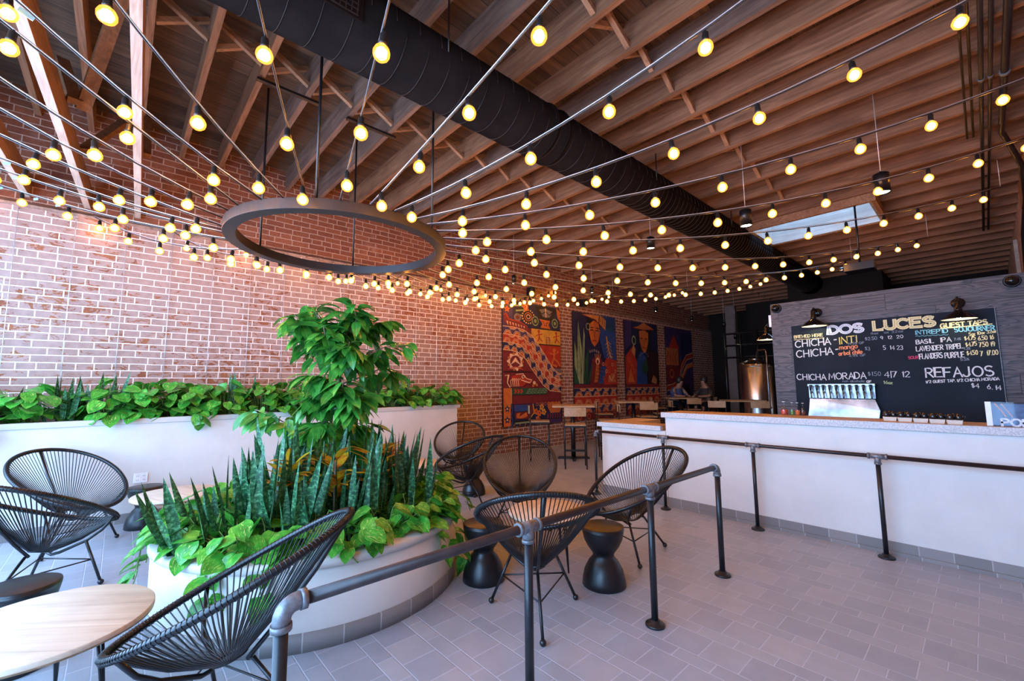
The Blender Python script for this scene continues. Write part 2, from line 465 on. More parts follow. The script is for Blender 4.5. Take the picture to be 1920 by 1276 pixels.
M['grey_post'] = plain('grey_painted_post', (0.12, 0.115, 0.11), 0.7)
def leafy(name, kind):
    t = NT(name); u = t.sep(t.uv()); info = t.n('ShaderNodeObjectInfo').outputs['Random']
    p = t.pos()
    if kind == 'snake':
        v = t.comb(t.math('MULTIPLY', u[0], 1.6), t.math('MULTIPLY', u[1], 20.0), t.math('MULTIPLY', t.sep(p)[0], 1.6))
        n = t.noise(v, 1.5, 3, 0.55, 0.5)
        col = t.ramp(n, [(0.40, (0.006, 0.046, 0.015)), (0.52, (0.015, 0.120, 0.036)), (0.68, (0.13, 0.32, 0.14))])
        e = t.math('ABSOLUTE', t.math('SUBTRACT', u[0], 0.5))
        rough = 0.5
    elif kind == 'pothos':
        n = t.noise(t.scale(p, 1, 1, 1), 16, 3, 0.6)
        v = t.noise(t.comb(t.math('MULTIPLY', u[0], 9.0), t.math('MULTIPLY', u[1], 2.0), t.math('MULTIPLY', t.sep(p)[0], 9.0)), 1.3, 4, 0.7, 0.8)
        col = t.ramp(n, [(0.3, (0.018, 0.17, 0.016)), (0.55, (0.045, 0.34, 0.032)), (0.75, (0.13, 0.50, 0.045))])
        col = t.mix(t.step(v, 0.56, 0.64), col, (0.52, 0.62, 0.16, 1))
        rough = 0.28
    elif kind == 'tree':
        n = t.noise(p, 9, 3)
        col = t.ramp(n, [(0.32, (0.018, 0.12, 0.018)), (0.55, (0.05, 0.27, 0.03)), (0.78, (0.17, 0.46, 0.05))])
        mid = t.step(t.math('ABSOLUTE', t.math('SUBTRACT', u[0], 0.5)), 0.0, 0.04)
        col = t.mix(mid, (0.16, 0.36, 0.12, 1), col); rough = 0.26
    else:
        n = t.noise(p, 13, 3)
        col = t.ramp(n, [(0.30, (0.20, 0.025, 0.01)), (0.42, (0.50, 0.17, 0.015)), (0.55, (0.60, 0.45, 0.02)), (0.72, (0.16, 0.26, 0.02))])
        rough = 0.35
    m = t.out(col, rough)
    t.b.inputs['Subsurface Weight'].default_value = 0.0
    tl = t.n('ShaderNodeBsdfTranslucent'); sockval(t.t, tl.inputs[0], col)
    mx = t.n('ShaderNodeMixShader'); mx.inputs[0].default_value = 0.22 if kind != 'snake' else 0.05
    t.t.links.new(t.b.outputs[0], mx.inputs[1]); t.t.links.new(tl.outputs[0], mx.inputs[2])
    t.t.links.new(mx.outputs[0], t.t.nodes['Material Output'].inputs[0])
    return m
for k in ('snake', 'pothos', 'tree', 'croton'): M['leaf_'+k] = leafy(k+'_leaf', k)
M['stem'] = plain('green_stem', (0.16, 0.26, 0.06), 0.5)
M['bark'] = plain('grey_brown_bark', (0.16, 0.12, 0.085), 0.85, 0, 0.4, 25)
M['skin'] = plain('person_skin', (0.30, 0.17, 0.11), 0.55)
M['hair'] = plain('dark_hair', (0.012, 0.010, 0.009), 0.5)
# ------------------------------------------------------------------ room shell
XW, XL, XR, YF, YB = -7.12, -7.05, 0.60, -1.65, 17.0     # brick wall (upper / lower face), right wall, front, back
def zc(y): return 4.57 - 0.03*y                           # underside of the joists: the roof falls to the back
JD = 0.29                                                 # joist depth
def struct(o): o['kind'] = 'structure'; return o
def sbox(name, lo, hi, mat):
    return struct(MB().box(lo, hi).build(name, mat))
sbox('floor', (XW-.3, YF-.3, -0.2), (XR+.3, YB+.3, 0.0), M['floor'])
sbox('wall_left', (XW-.3, YF, -0.05), (XL, YB, 3.47), M['brick'])
sbox('wall_left_upper', (XW-.32, YF, 3.52), (XW, YB, 5.3), M['brick_up'])
b = MB(); n = b.add([(XW-.3, YF, 3.47), (XL+.02, YF, 3.47), (XL+.02, YF, 3.50), (XW-.0, YF, 3.55), (XW-.3, YF, 3.55),
                     (XW-.3, YB, 3.47), (XL+.02, YB, 3.47), (XL+.02, YB, 3.50), (XW-.0, YB, 3.55), (XW-.3, YB, 3.55)])
for i in range(5): b.face((n+i, n+(i+1) % 5, n+5+(i+1) % 5, n+5+i))
b.face([n+i for i in reversed(range(5))]); b.face([n+5+i for i in range(5)])
struct(b.build('trim_1', M['brick_ledge']))
sbox('wall_right', (XR, YF, -0.05), (XR+.3, YB, 5.3), M['plaster_right'])
sbox('trim_2', (XR-.03, 5.2, 3.95), (XR+.001, 9.6, 4.36), M['joist'])          # timber plate along the right wall
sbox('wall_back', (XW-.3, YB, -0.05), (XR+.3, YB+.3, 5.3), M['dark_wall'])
# street front with one wide window
WX0, WX1, WZ0, WZ1 = -6.9, 0.35, 0.30, 3.62
for nm, lo, hi in (('wall_front_sill', (XW-.3, YF-.3, -.05), (XR+.3, YF, WZ0)), ('wall_front_head', (XW-.3, YF-.3, WZ1), (XR+.3, YF, 5.3)),
                   ('wall_front_pier', (XW-.3, YF-.3, WZ0), (WX0, YF, WZ1)), ('wall_front_jamb', (WX1, YF-.3, WZ0), (XR+.3, YF, WZ1))):
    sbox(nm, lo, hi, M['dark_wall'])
w = struct(MB().box((WX0, YF-.17, WZ0), (WX1, YF-.16, WZ1)).build('window_1', M['pane']))
fr = MB()
for k in range(6):
    x = WX0 + (WX1-WX0)*k/5
    fr.box((x-.03, YF-.2, WZ0), (x+.03, YF-.12, WZ1))
for z in (WZ0+.03, 2.75, WZ1-.03): fr.box((WX0, YF-.2, z-.03), (WX1, YF-.12, z+.03))
fr.build('window_frame', M['black'], w)
# roof deck with the skylight opening
SX0, SX1, SY0, SY1 = -2.62, -0.97, 8.36, 9.47
def deck_piece(mb, x0, x1, y0, y1):
    n = mb.add([(x, y, zc(y)+JD+t) for t in (0, .08) for x, y in ((x0, y0), (x1, y0), (x1, y1), (x0, y1))])
    for f in ((0,3,2,1),(4,5,6,7),(0,1,5,4),(1,2,6,5),(2,3,7,6),(3,0,4,7)): mb.face([n+i for i in f])
b = MB()
deck_piece(b, XW-.3, XR+.3, YF-.3, SY0); deck_piece(b, XW-.3, XR+.3, SY1, YB+.3)
deck_piece(b, XW-.3, SX0, SY0, SY1); deck_piece(b, SX1, XR+.3, SY0, SY1)
struct(b.build('ceiling', M['deck']))
JY = [-1.30, -0.86, -0.42, 0.03, 0.46, 0.89, 1.32, 1.78, 2.26, 2.78, 3.29, 3.71, 4.12, 4.60, 5.12, 5.55, 6.10, 6.68, 7.22, 7.76]
while JY[-1] < YB-.8: JY.append(JY[-1]+0.52)
JT = 0.055
for i, y in enumerate(JY):
    segs = [(XW+.001, XR-.001)]
    if SY0-.03 < y < SY1+.06: segs = [(XW+.001, SX0-.05), (SX1+.05, XR-.001)]
    for x0, x1 in segs:
        z = zc(y)
        o = MB().box((x0, y-JT, z), (x1, y, z+JD)).build('ceiling_joist', M['joist_grey'] if i in (6, 7, 8, 11) else M['joist'])
        o['kind'] = 'structure'
# cross bridging between the joists, two rows
for bx in (-4.55, -2.0):
    for a, c in zip(JY[3:], JY[4:]):
        if c-JT-a < .2 or (SX0-.2 < bx < SX1+.2 and SY0-.6 < a < SY1+.1): continue
        if bx > -3 and a > 7.3: continue
        z = zc((a+c)/2)
        o = MB().beam((bx, a, z+.03), (bx, c-JT, z+JD-.03), .045, .045).build('joist_bridging', M['brace']); o['kind'] = 'structure'
        o = MB().beam((bx+.06, a, z+JD-.03), (bx+.06, c-JT, z+.03), .045, .045).build('joist_bridging', M['brace']); o['kind'] = 'structure'
# skylight shaft
b = MB(); z0, z1 = 4.20, 5.35
b.box((SX0-.04, SY0-.04, z0), (SX0, SY1+.04, z1)); b.box((SX1, SY0-.04, z0), (SX1+.04, SY1+.04, z1))
b.box((SX0, SY0-.04, z0), (SX1, SY0, z1)); b.box((SX0, SY1, z0), (SX1, SY1+.04, z1))
s = struct(b.build('skylight_shaft', M['white_paint']))
MB().box((SX0-.04, SY0-.04, z1), (SX1+.04, SY1+.04, z1+.012)).build('skylight_glass', M['pane'], s)
b = MB()
for lo, hi in (((SX0-.09, SY0-.09, z0-.01), (SX0-.04, SY1+.09, z0+.12)), ((SX1+.04, SY0-.09, z0-.01), (SX1+.09, SY1+.09, z0+.12)),
               ((SX0-.04, SY0-.09, z0-.01), (SX1+.04, SY0-.04, z0+.12)), ((SX0-.04, SY1+.04, z0-.01), (SX1+.04, SY1+.09, z0+.12))): b.box(lo, hi)
b.build('skylight_frame', M['brace'], s)
# three low tie beams and their struts near the street front
for y, sl in ((-0.905, -.035), (-0.415, -.042), (0.04, -.026)):
    A, B = Vector((XW+.02, y, 3.603)), Vector((XR-.02, y+sl*7.7, 3.603)); dz = Vector((0, 0, .12))
    o = struct(MB().beam(A, B, .058, .006).build('tie_beam', M['tie']))  # thin pale underside strip, with daylight put into its colour
    MB().beam(A+dz, B+dz, .058, .234).build('tie_beam_side', M['tie_side'], o)
for a, c in (((-5.9, -.42, 3.82), (-6.6, -.15, 4.58)), ((-4.9, -.42, 3.82), (-5.7, -.60, 4.58)), ((-5.0, -.38, 3.82), (-4.2, -.15, 4.58)), ((-5.6, .05, 3.82), (-6.3, .03, 4.56)),
             ((-3.2, -.42, 3.82), (-4.0, -.62, 4.58))):
    struct(MB().beam(a, c, .09, .05).build('roof_strut', M['tie_side']))
# dark partition clad in oak planks behind the bar
PX0, PY, PZ = -1.885, 6.5, 2.515
sbox('wall_bar', (PX0, PY, -.02), (XR-.005, PY+3.2, PZ), M['clad'])
# brewery post and dark bulkhead
sbox('trim_3', (-5.42, 14.2, 0), (-5.16, 14.45, 3.9), M['grey_post'])
sbox('wall_back_bulkhead', (-5.2, 15.4, 2.75), (XR-.02, 15.6, 4.1), M['dark_wall'])
# ------------------------------------------------------------------ planters
t = empty('long_planter', (-6.72, 1.4, 0))
tag(t, 'long pale cement planter trough running along the foot of the brick wall', 'planter')
Y0, Y1 = YF+.01, 4.50
MB().box((XL+.002+6.72, Y0-1.4, 0.0), (-6.40+6.72, Y1-1.4, 1.055)).build('body', M['cement'], t)
b = MB(); cx0, cx1 = XL+.002+6.72, -6.385+6.72
b.box((cx1-.10, Y0-1.4, 1.055), (cx1, Y1+.06-1.4, 1.115)); b.box((cx0, Y1-.10-1.4, 1.055), (cx1-.10, Y1+.06-1.4, 1.115))
bevel(b.build('cap', M['cap'], t), .006)
MB().box((cx0, Y0-1.4, 1.05), (cx1-.10, Y1-.1-1.4, 1.075)).build('soil', M['soil'], t)
MB().box((-6.40+6.72, Y0-1.4, 0), (-6.385+6.72, Y1-1.4, .10)).build('base_tiles', M['base'], t)
RPC, RPR = Vector((-3.60, 1.25, 0)), 1.05
t = empty('round_planter', RPC)
tag(t, 'low round pale cement planter holding the leafy tree', 'planter')
k = 96
b = MB().lathe([(RPR-.012, 0), (RPR-.012, .10), (RPR-.012, .425), (RPR-.2, .425)], (0,0,0), k, caps=False)
b.build('body', M['cement'], t)
b = MB().lathe([(RPR-.17, .36), (RPR-.17, .465), (RPR-.16, .475), (RPR-.005, .475), (RPR+.005, .465), (RPR+.005, .430), (RPR-.02, .425)], (0,0,0), k, caps=False)
b.build('cap', M['cap'], t)
MB().lathe([(RPR-.012, 0), (RPR, .0), (RPR, .098), (RPR-.012, .10)], (0,0,0), k, caps=False).build('base_tiles', M['base_round'], t)
MB().lathe([(0.001, .455), (.5, .45), (RPR-.17, .43)], (0,0,0), 48).build('soil', M['soil'], t)
# outlet on the long planter
t = empty('wall_outlet', (-6.40, .245, .46)); tag(t, 'white quad power outlet on the front of the long planter', 'outlet')
bevel(MB().box((0, -.06, -.052), (.008, .06, .052)).build('cover_plate', M['white_plastic'], t), .003)
for y in (-.028, .028):
    b = MB()
    for z in (-.022, .022):
        for dy in (-.007, .007): b.box((.008, y+dy-.0015, z-.006), (.0088, y+dy+.0015, z+.006))
    b.build('socket', M['black'], t)
# ------------------------------------------------------------------ trellis wires on the brick
ty = [-.945+.45*i for i in range(13)]
for i, y in enumerate(ty):
    b = MB().tube([(XL+.03, y, 1.08), (XL+.03, y, 3.47)], .0035, 5)
    o = b.build('trellis_wire', M['wire'])
    c = MB()
    for z in (1.10, 3.44): c.tube([(XL-.005, y, z), (XL+.034, y, z)], .006, 6)
    c.build('eye_bolt', M['galv'], o)
    tag(o, 'thin vertical steel wire on the brick above the long planter, %s from the street front' % ORD[i], 'wire', 'trellis wires on the brick wall')
# ------------------------------------------------------------------ bar counter
BY = 4.95
t = empty('bar_counter', (-1.5, BY, 0)); tag(t, 'long pale plastered front of the bar with grey tile foot', 'bar')
bevel(MB().box((-2.66+1.5, 0, 0), (XR-.01+1.5, .16, 1.045)).build('panel', M['bar_white'], t), .004)
MB().box((-2.66+1.5, -.013, 0), (XR-.01+1.5, 0, .105)).build('base_tiles', M['base'], t)
MB().box((-2.66+1.5, -.03, 0), (XR-.01+1.5, -.013, .03)).build('cove', M['base'], t)
o = empty('countertop', (-1.5, BY, 1.045)); tag(o, 'long high bar top with grey terrazzo edge and wooden surface', 'countertop')
bevel(MB().box((-2.70+1.5, -.03, 0), (XR-.01+1.5, .03, .062)).build('stone_edge', M['terrazzo'], o), .003)
MB().box((-2.70+1.5, .03, 0), (XR-.01+1.5, .47, .06)).build('wood_surface', M['bar_wood'], o)
t = empty('low_bar_counter', (-3.12, BY, 0)); tag(t, 'short lower pale section at the near-brick end of the bar', 'bar')
bevel(MB().box((-3.60+3.12, 0, 0), (-2.665+3.12, .16, .88)).build('panel', M['bar_white'], t), .004)
MB().box((-3.60+3.12, .16, 0), (-3.44+3.12, .85, .88)).build('return_panel', M['bar_white'], t)
MB().box((-3.60+3.12, -.013, 0), (-2.665+3.12, 0, .105)).build('base_tiles', M['base'], t)
o = empty('countertop', (-3.12, BY, .88)); tag(o, 'low wooden counter step at the end of the bar with pale stone edge', 'countertop')
bevel(MB().box((-3.66+3.12, -.03, 0), (-2.715+3.12, .03, .058)).build('stone_edge', M['terrazzo'], o), .003)
b = MB().box((-3.66+3.12, .03, 0), (-2.715+3.12, .34, .056)); b.box((-3.66+3.12, .34, 0), (-3.25+3.12, .95, .056)); b.build('wood_surface', M['bar_wood'], o)
# ------------------------------------------------------------------ pipe rails
def flange(mb, x, y, r=.058):
    mb.lathe([(r, .0), (r, .010), (r*.93, .014), (.030, .016), (.028, .034), (.0, .034)], (x, y, 0), 20)
def rail_thing(name, label, pts, z, r, posts, elbows):
    """pts: rail polyline in xy; posts: xy list; elbows: set of post indices that carry an elbow instead of a tee"""
    o0 = Vector((posts[0][0], posts[0][1], 0)); t = empty(name, o0); tag(t, label, 'railing')
    loc = lambda p, zz: Vector((p[0], p[1], zz)) - o0
    MB().tube([loc(p, z) for p in pts], r, 14).build('rail', M['pipe_rail'], t)
    d = (Vector(pts[-1])-Vector(pts[0])).normalized()
    for i, p in enumerate(posts):
        q = MB().tube([loc(p, .02), loc(p, z-.03)], r, 14).build('post', M['pipe'], t)
        f = MB(); flange(f, *loc(p, 0)[:2]); f.build('flange', M['pipe'], q)
        c = MB(); D = Vector((d[0], d[1], 0)); P = loc(p, z)
        if i in elbows:
            sgn = 1 if i == 0 else -1
            arc = [P + D*(sgn*(.042-.042*math.cos(a))) + Vector((0, 0, -.042+.042*math.sin(a))) for a in [PI/2*j/6 for j in range(7)]]
            arc = [P+Vector((0, 0, -.060))] + arc + [P+D*sgn*.060]
            c.tube(arc, r*1.28, 14)
            c.tube([P+Vector((0, 0, -.070)), P+Vector((0, 0, -.052))], r*1.48, 14); c.tube([P+D*sgn*.050, P+D*sgn*.068], r*1.48, 14)
            c.build('elbow', M['galv'], t)
        else:
            c.tube([P-D*.062, P+D*.062], r*1.28, 14); c.tube([P, P-Vector((0, 0, .065))], r*1.28, 14)
            for s in (-1, 1): c.tube([P+D*(s*.05), P+D*(s*.066)], r*1.48, 14)
            c.tube([P-Vector((0, 0, .052)), P-Vector((0, 0, .068))], r*1.48, 14)
            c.build('tee', M['galv'], t)
    return t
RX = -1.46
rail_thing('pipe_railing', 'black pipe railing between the seating area and the bar queue, on four posts',
           [(RX, .45), (RX, 3.45)], .805, .0205, [(RX, .40), (RX, 1.424), (RX, 2.487), (RX, 3.485)], {0, 3})
rail_thing('bar_pipe_railing', 'long black pipe railing standing along the front of the bar',
           [(-3.55, 4.80), (XR-.02, 4.80)], .825, .0175, [(-3.60, 4.80), (-2.62, 4.80), (-1.64, 4.80), (-.664, 4.80), (.32, 4.80)], {0})
# ------------------------------------------------------------------ air duct
DX, DZ, DR = -2.90, 4.06, .27
t = empty('air_duct', (DX, 1.0, DZ)); tag(t, 'big round dark spiral air duct hung under the joists', 'duct')
b = MB().tube([(0, YF+.05-1, 0), (0, 13.4-1, 0)], DR, 40); b.build('duct_body', M['duct'], t)
b = MB()
y = YF+.3
while y < 12.9:
    # spiral seam: a slightly skewed loop
    b.tube([((DR+.002)*math.cos(a), y-1+.09*a/(2*PI), (DR+.002)*math.sin(a)) for a in [2*PI*j/40 for j in range(40)]], .0022, 4)
    y += .19 if y < 4.6 else .11
b.build('spiral_seam', M['duct_seam'], t)
b = MB()
for y in (3.05, 3.22): b.tube([((DR+.006)*math.cos(a), y-1, (DR+.006)*math.sin(a)) for a in [2*PI*j/40 for j in range(40)]], .012, 6, closed=True)
b.build('collar', M['duct'], t)
R = Matrix.Rotation(math.radians(8), 4, 'Y') @ Matrix.Translation((DR-.012, .70-1, 0))      # grille on the flank of the duct
gr = MB().box((0, -.40, -.115), (.022, .36, .115), 0, R).build('grille', M['duct'], t)
gb = MB()
for i in range(6): gb.box((.022, -.37, -.095+.036*i-.003), (.030, .33, -.095+.036*i+.003), 0, R)
for i in range(19): gb.box((.022, -.37+.0385*i-.003, -.1), (.028, -.37+.0385*i+.003, .1), 0, R)
gb.build('grille_bars', M['duct_seam'], gr)
for y in (1.75, 4.95, 7.4, 10.2):
    for sx in (-1, 1):
        MB().tube([(sx*DR, y-1, 0), (sx*DR, y-1, zc(y)-DZ-.001)], .008, 6).build('hanger_rod', M['black'], t)
o = empty('duct_plenum', (-2.55, 12.9, 3.3)); tag(o, 'large black sheet metal box at the far end of the duct', 'duct box')
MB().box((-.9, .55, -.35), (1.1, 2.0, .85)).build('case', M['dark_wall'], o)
# ------------------------------------------------------------------ hanging ring
RCX, RCY, RZ0, RO, RI = -4.02, 1.50, 2.75, .965, .868
t = empty('ring_pendant', (RCX, RCY, RZ0)); tag(t, 'large dark metal ring hung level from the ceiling, gathering the string lights', 'hanging ring')
b = MB().lathe([(RI, 0), (RO, 0), (RO, .085), (RI, .085), (RI, 0)], (0, 0, 0), 128, sm=False, caps=False)
bevel(b.build('ring', M['ring'], t), .002)
for dx, dy in ((-.60, -.55), (-.60, .42), (.70, -.50), (.72, .50)):
    dx = -math.sqrt(.917**2-dy**2)*(1 if dx < 0 else -1)
    top = zc(RCY+dy)-RZ0-.012
    MB().tube([(dx, dy, .08), (dx, dy, top)], .011, 8).build('rod', M['black'], t)
for x0, y0 in ((-.60, -.68), (-.60, .22), (.72, -.68), (.72, .26)):
    MB().box((x0-.045, y0, zc(RCY+y0)-RZ0-.045), (x0+.0, y0+.60, zc(RCY+y0+.6)-RZ0-.001)).build('strut_channel', M['black'], t)
# ------------------------------------------------------------------ string lights
gl_b = MB().lathe([(.014, .040), (.019, .034), (.031, .022), (.038, .004), (.038, -.010), (.032, -.025), (.018, -.037), (.0006, -.041)], (0, 0, 0), 14, caps=False)
so_b = MB().lathe([(.004, .105), (.008, .098), (.017, .086), (.0175, .052), (.020, .048), (.020, .038), (.014, .034)], (0, 0, 0), 10)
fi_b = MB().ball((0, 0, -.003), .0265, 7, 0, 1.05)
P_bulb = gl_b.build('bulb', M['amber']); P_sock = so_b.build('socket', M['socket']); P_fil = fi_b.build('filament', M['filament'])
for o in (P_bulb, P_sock, P_fil): COL.objects.unlink(o)
def put(proto, parent, loc, rot=(0, 0, 0)):
    c = proto.copy(); COL.objects.link(c); c.parent = parent; c.location = loc; c.rotation_euler = rot; return c
HANG = .10
rnd_ = random.uniform
def light_string(ang, end, sag, off, label, step=.55, group='amber bulb strings fanning out from the ring'):
    a = math.radians(ang); P0 = Vector((RCX+RO*math.cos(a), RCY+RO*math.sin(a), 2.83)); P1 = Vector(end)
    L = (P1-P0).length; t = empty('string_light', P0); tag(t, label, 'string light')
    def at(s):
        u = s/L; p = P0.lerp(P1, u); p.z -= 4*sag*u*(1-u); return p - P0
    n = max(6, int(L/.3)); pts = [at(L*i/n) for i in range(n+1)]
    MB().tube(pts, .005, 5).build('cable', M['cable'], t)
    MB().tube([p+Vector((0, 0, .013)) for p in pts], .0036, 5).build('support_wire', M['wire'], t)
    if P1.x < .45 and P1.x > -6.9 and P1.y > -1.4:
        MB().tube([P1-P0, Vector((P1.x, P1.y, zc(P1.y)+JD))-P0], .004, 5).build('drop_wire', M['wire'], t)
    if 228 < ang < 330:
        for q in (.62, .70, .83):
            p = at(L*q); e = (at(L*q+.05)-p).normalized()
            g = MB().beam(p-e*.03+Vector((0, 0, -.012)), p+e*rnd_(.02, .05)+Vector((0, 0, -.03)), .004, rnd_(.02, .035))
            g.build('tape_tag', M['tag'], t)
    s = off; k = 0
    while s < L-.08:
        p = at(s); tl = (random.uniform(-.12, .12), random.uniform(-.12, .12), 0)
        b = put(P_bulb, t, p-Vector((0, 0, HANG)), tl)
        put(P_sock, b, (0, 0, 0)); put(P_fil, b, (0, 0, 0))
        s += step; k += 1
    return t
STR = [ # angle on the ring, far end, sag, first bulb, where it goes
 (2.0, (.59, 2.56, 3.95), .22, .20, 'to the right wall, nearest the street'),
 (14.6, (.59, 3.80, 3.9), .21, .44, 'to the right wall, second from the street'),
 (23.0, (.59, 5.27, 3.9), .21, .32, 'to the right wall above the bar front'),
 (33.0, (.565, 6.69, 3.93), .26, .46, 'to the right wall above the chalkboard'),
 (44.3, (.35, 8.30, 3.96), .27, .31, 'to the right wall, just before the skylight'),
 (56.5, (-.45, 10.15, 3.93), .26, .42, 'passing just behind the skylight'),
 (67.5, (-1.60, 10.75, 3.92), .31, .17, 'towards the black duct box'),
 (82.8, (-3.26, 11.15, 3.92), .31, .15, 'to the back of the room, crossing under the duct'),
 (94.8, (-4.95, 10.65, 3.92), .31, .23, 'to the back of the room, left of the duct'),
 (106.4, (-6.50, 9.60, 3.92), .31, .62, 'to the brick wall above the third painted mural'),
 (116.5, (-7.115, 8.05, 3.9), .31, .71, 'to the brick above the first mural gap'),
 (127, (-7.045, 6.95, 3.50), .22, .35, 'to the brick above the first mural'),
 (138, (-7.045, 5.75, 3.50), .20, .30, 'to the brick ledge just before the first mural'),
 (149, (-7.045, 4.70, 3.50), .17, .40, 'to the brick above the far end of the planter'),
 (160, (-7.045, 3.75, 3.50), .15, .30, 'to the brick above the far third of the planter'),
 (171, (-7.045, 2.90, 3.50), .13, .25, 'to the brick ledge, next beyond the tree'),
 (182, (-7.045, 2.05, 3.50), .12, .30, 'to the brick ledge straight behind the ring'),
 (193, (-7.045, 1.20, 3.50), .12, .35, 'to the brick ledge, left of the tree'),
 (204, (-7.045, .40, 3.50), .13, .30, 'to the brick above the middle of the planter'),
 (216, (-7.045, -.35, 3.50), .14, .35, 'to the brick above the near part of the planter'),
 (228.3, (-7.045, -1.40, 3.72), .08, .30, 'to the front corner of the brick wall'),
 (240.4, (-6.20, -1.64, 3.72), .08, .40, 'to the window head, nearest the brick wall'),
 (246.7, (-5.62, -1.64, 3.72), .11, .45, 'to the window head, second from the brick wall'),
 (252.5, (-5.02, -1.64, 3.75), .08, .21, 'to the window head, third from the brick wall'),
 (266, (-3.99, -1.64, 3.75), .14, .49, 'to the window head, fourth from the brick wall'),
 (278.0, (-3.28, -1.64, 3.75), .14, .29, 'to the window head, fifth from the brick wall'),
 (288.0, (-2.55, -1.64, 3.75), .04, .22, 'to the window head, sixth from the brick wall'),
 (303.1, (-3.08, -1.20, 3.95), .10, .36, 'to the joists by the window'),
 (313.5, (-1.60, -1.10, 3.84), .14, .28, 'overhead towards the window, left of the duct'),
 (323.8, (-.64, -.35, 3.90), .14, .15, 'overhead under the duct, left of its grille'),
 (337.5, (.59, .20, 3.50), .06, .40, 'overhead under the duct, beside its grille'),
 (350.3, (.59, 1.30, 3.55), .05, .21, 'overhead to the right wall, first right of the grille'),
]
for a, e, sg, of, lb in STR:
    light_string(a, e, sg, of, 'amber bulb string from the ring ' + lb)
# ------------------------------------------------------------------ pendant downlights
def pendant(x, y, zb, label, r=.067, h=.20):
    z = zc(y)+JD; t = empty('pendant_light', (x, y, zb)); tag(t, label, 'pendant light')
    MB().lathe([(0, z-zb-.022), (.05, z-zb-.022), (.052, z-zb-.001), (0, z-zb-.001)], (0, 0, 0), 20).build('canopy', M['black'], t)
    MB().tube([(0, 0, h), (0, 0, z-zb-.02)], .0035, 6).build('cord', M['wire'], t)
    MB().lathe([(r-.008, .012), (r, 0), (r, h), (r-.004, h+.004), (.012, h+.004), (.012, h+.03), (0, h+.03)], (0, 0, 0), 28, caps=False).build('housing', M['black'], t)
    MB().lathe([(0, .010), (r-.008, .012)], (0, 0, 0), 24, caps=False).build('lens', M['lens'], t)
pendant(-.54, 5.62, 3.363, 'black can pendant in front of the skylight, largest of the pendants')
pendant(-1.82, 5.59, 3.375, 'black can pendant at the near corner of the skylight')
pendant(-3.65, 6.56, 3.749, 'black can pendant just left of the duct', h=.19)
pendant(-6.20, 5.73, 3.471, 'black can pendant hanging in front of the bare upper brick', r=.045, h=.17)
pendant(-6.26, 8.37, 3.667, 'small black can pendant above the second mural', r=.045, h=.15)
pendant(-6.60, 12.0, 3.66, 'small black can pendant above the third mural', r=.05, h=.13)
pendant(-6.00, 13.10, 3.41, 'small black can pendant above the fourth mural', r=.05, h=.13)
pendant(-5.00, 12.99, 3.09, 'small black can pendant in the dark back, upper of two', r=.05, h=.13)
pendant(-4.85, 13.4, 2.76, 'small black can pendant in the dark back, lower of two', r=.05, h=.13)
# ------------------------------------------------------------------ barn wall lamps over the chalkboard
def barn_lamp(base, out, label):
    base = Vector(base); out = Vector(out).normalized(); t = empty('wall_lamp', base); tag(t, label, 'wall lamp')
    MB().lathe([(.055, .001), (.055, .012), (.045, .022), (.0, .024)], (0, 0, 0), 20, axis=out).build('wall_plate', M['shade'], t)
    c = out*.20
    MB().tube([Vector((0, 0, 0)), out*.10+Vector((0, 0, .035)), out*.17+Vector((0, 0, .04)), c+Vector((0, 0, .02)), c+Vector((0, 0, -.02))], .011, 8).build('arm', M['shade'], t)
    MB().lathe([(.0, .035), (.022, .03), (.026, .0), (.030, -.07), (.034, -.085)], c+Vector((0, 0, -.02)), 20).build('neck', M['shade'], t)
    R = .135; z0 = -.10
    sh = MB().lathe([(.030, z0), (.045, z0-.012), (.095, z0-.045), (R, z0-.085), (R+.004, z0-.088), (R, z0-.092), (.093, z0-.051), (.03, z0-.012)], c, 36, caps=False).build('shade', M['shade'], t)
    MB().lathe([(R-.004, z0-.0895), (.092, z0-.0535), (.026, z0-.016), (0, z0-.014)], c, 36, caps=False).build('shade_lining', M['enamel'], sh)
    MB().ball(c+Vector((0, 0, z0-.055)), .03, 8).build('bulb', M['lamp_inner'], t)
barn_lamp((-1.36, PY-.001, 2.335), (0, -1, 0), 'black dome wall lamp over the left side of the chalkboard')
barn_lamp((-.12, PY-.001, 2.275), (0, -1, 0), 'black dome wall lamp over the right side of the chalkboard')
barn_lamp((PX0-.001, 6.95, 2.27), (-1, 0, 0), 'black dome wall lamp peeping out behind the left edge of the bar partition')
# ------------------------------------------------------------------ conduits, cameras, odds and ends
def conduit(pts, r, label, clips=()):
    p0 = Vector(pts[0]); t = empty('conduit', p0); tag(t, label, 'conduit', None)
    MB().tube([Vector(p)-p0 for p in pts], r, 10).build('tube', M['pipe'], t)
    for y in clips:
        MB().tube([Vector((pts[0][0], y-.02, zc(y)-r-.005))-p0, Vector((pts[0][0], y+.02, zc(y)-r-.005))-p0], r*1.35, 10).build('coupling', M['galv'], t)
for x, r, y1, lb in ((.10, .010, 7.3, 'thinnest conduit under the joists by the right wall, farthest from the wall'), (.15, .011, 7.3, 'thin conduit under the joists by the right wall, second from the middle of the room'),
                     (.22, .018, 11.5, 'thick conduit under the joists by the right wall, running far to the back'), (.28, .016, 11.5, 'conduit under the joists between two thicker ones by the right wall')):
    conduit([(x, 1.5, zc(1.5)-r-.006), (x, y1, zc(y1)-r-.006)], r, lb, (6.0,) if r > .015 else ())
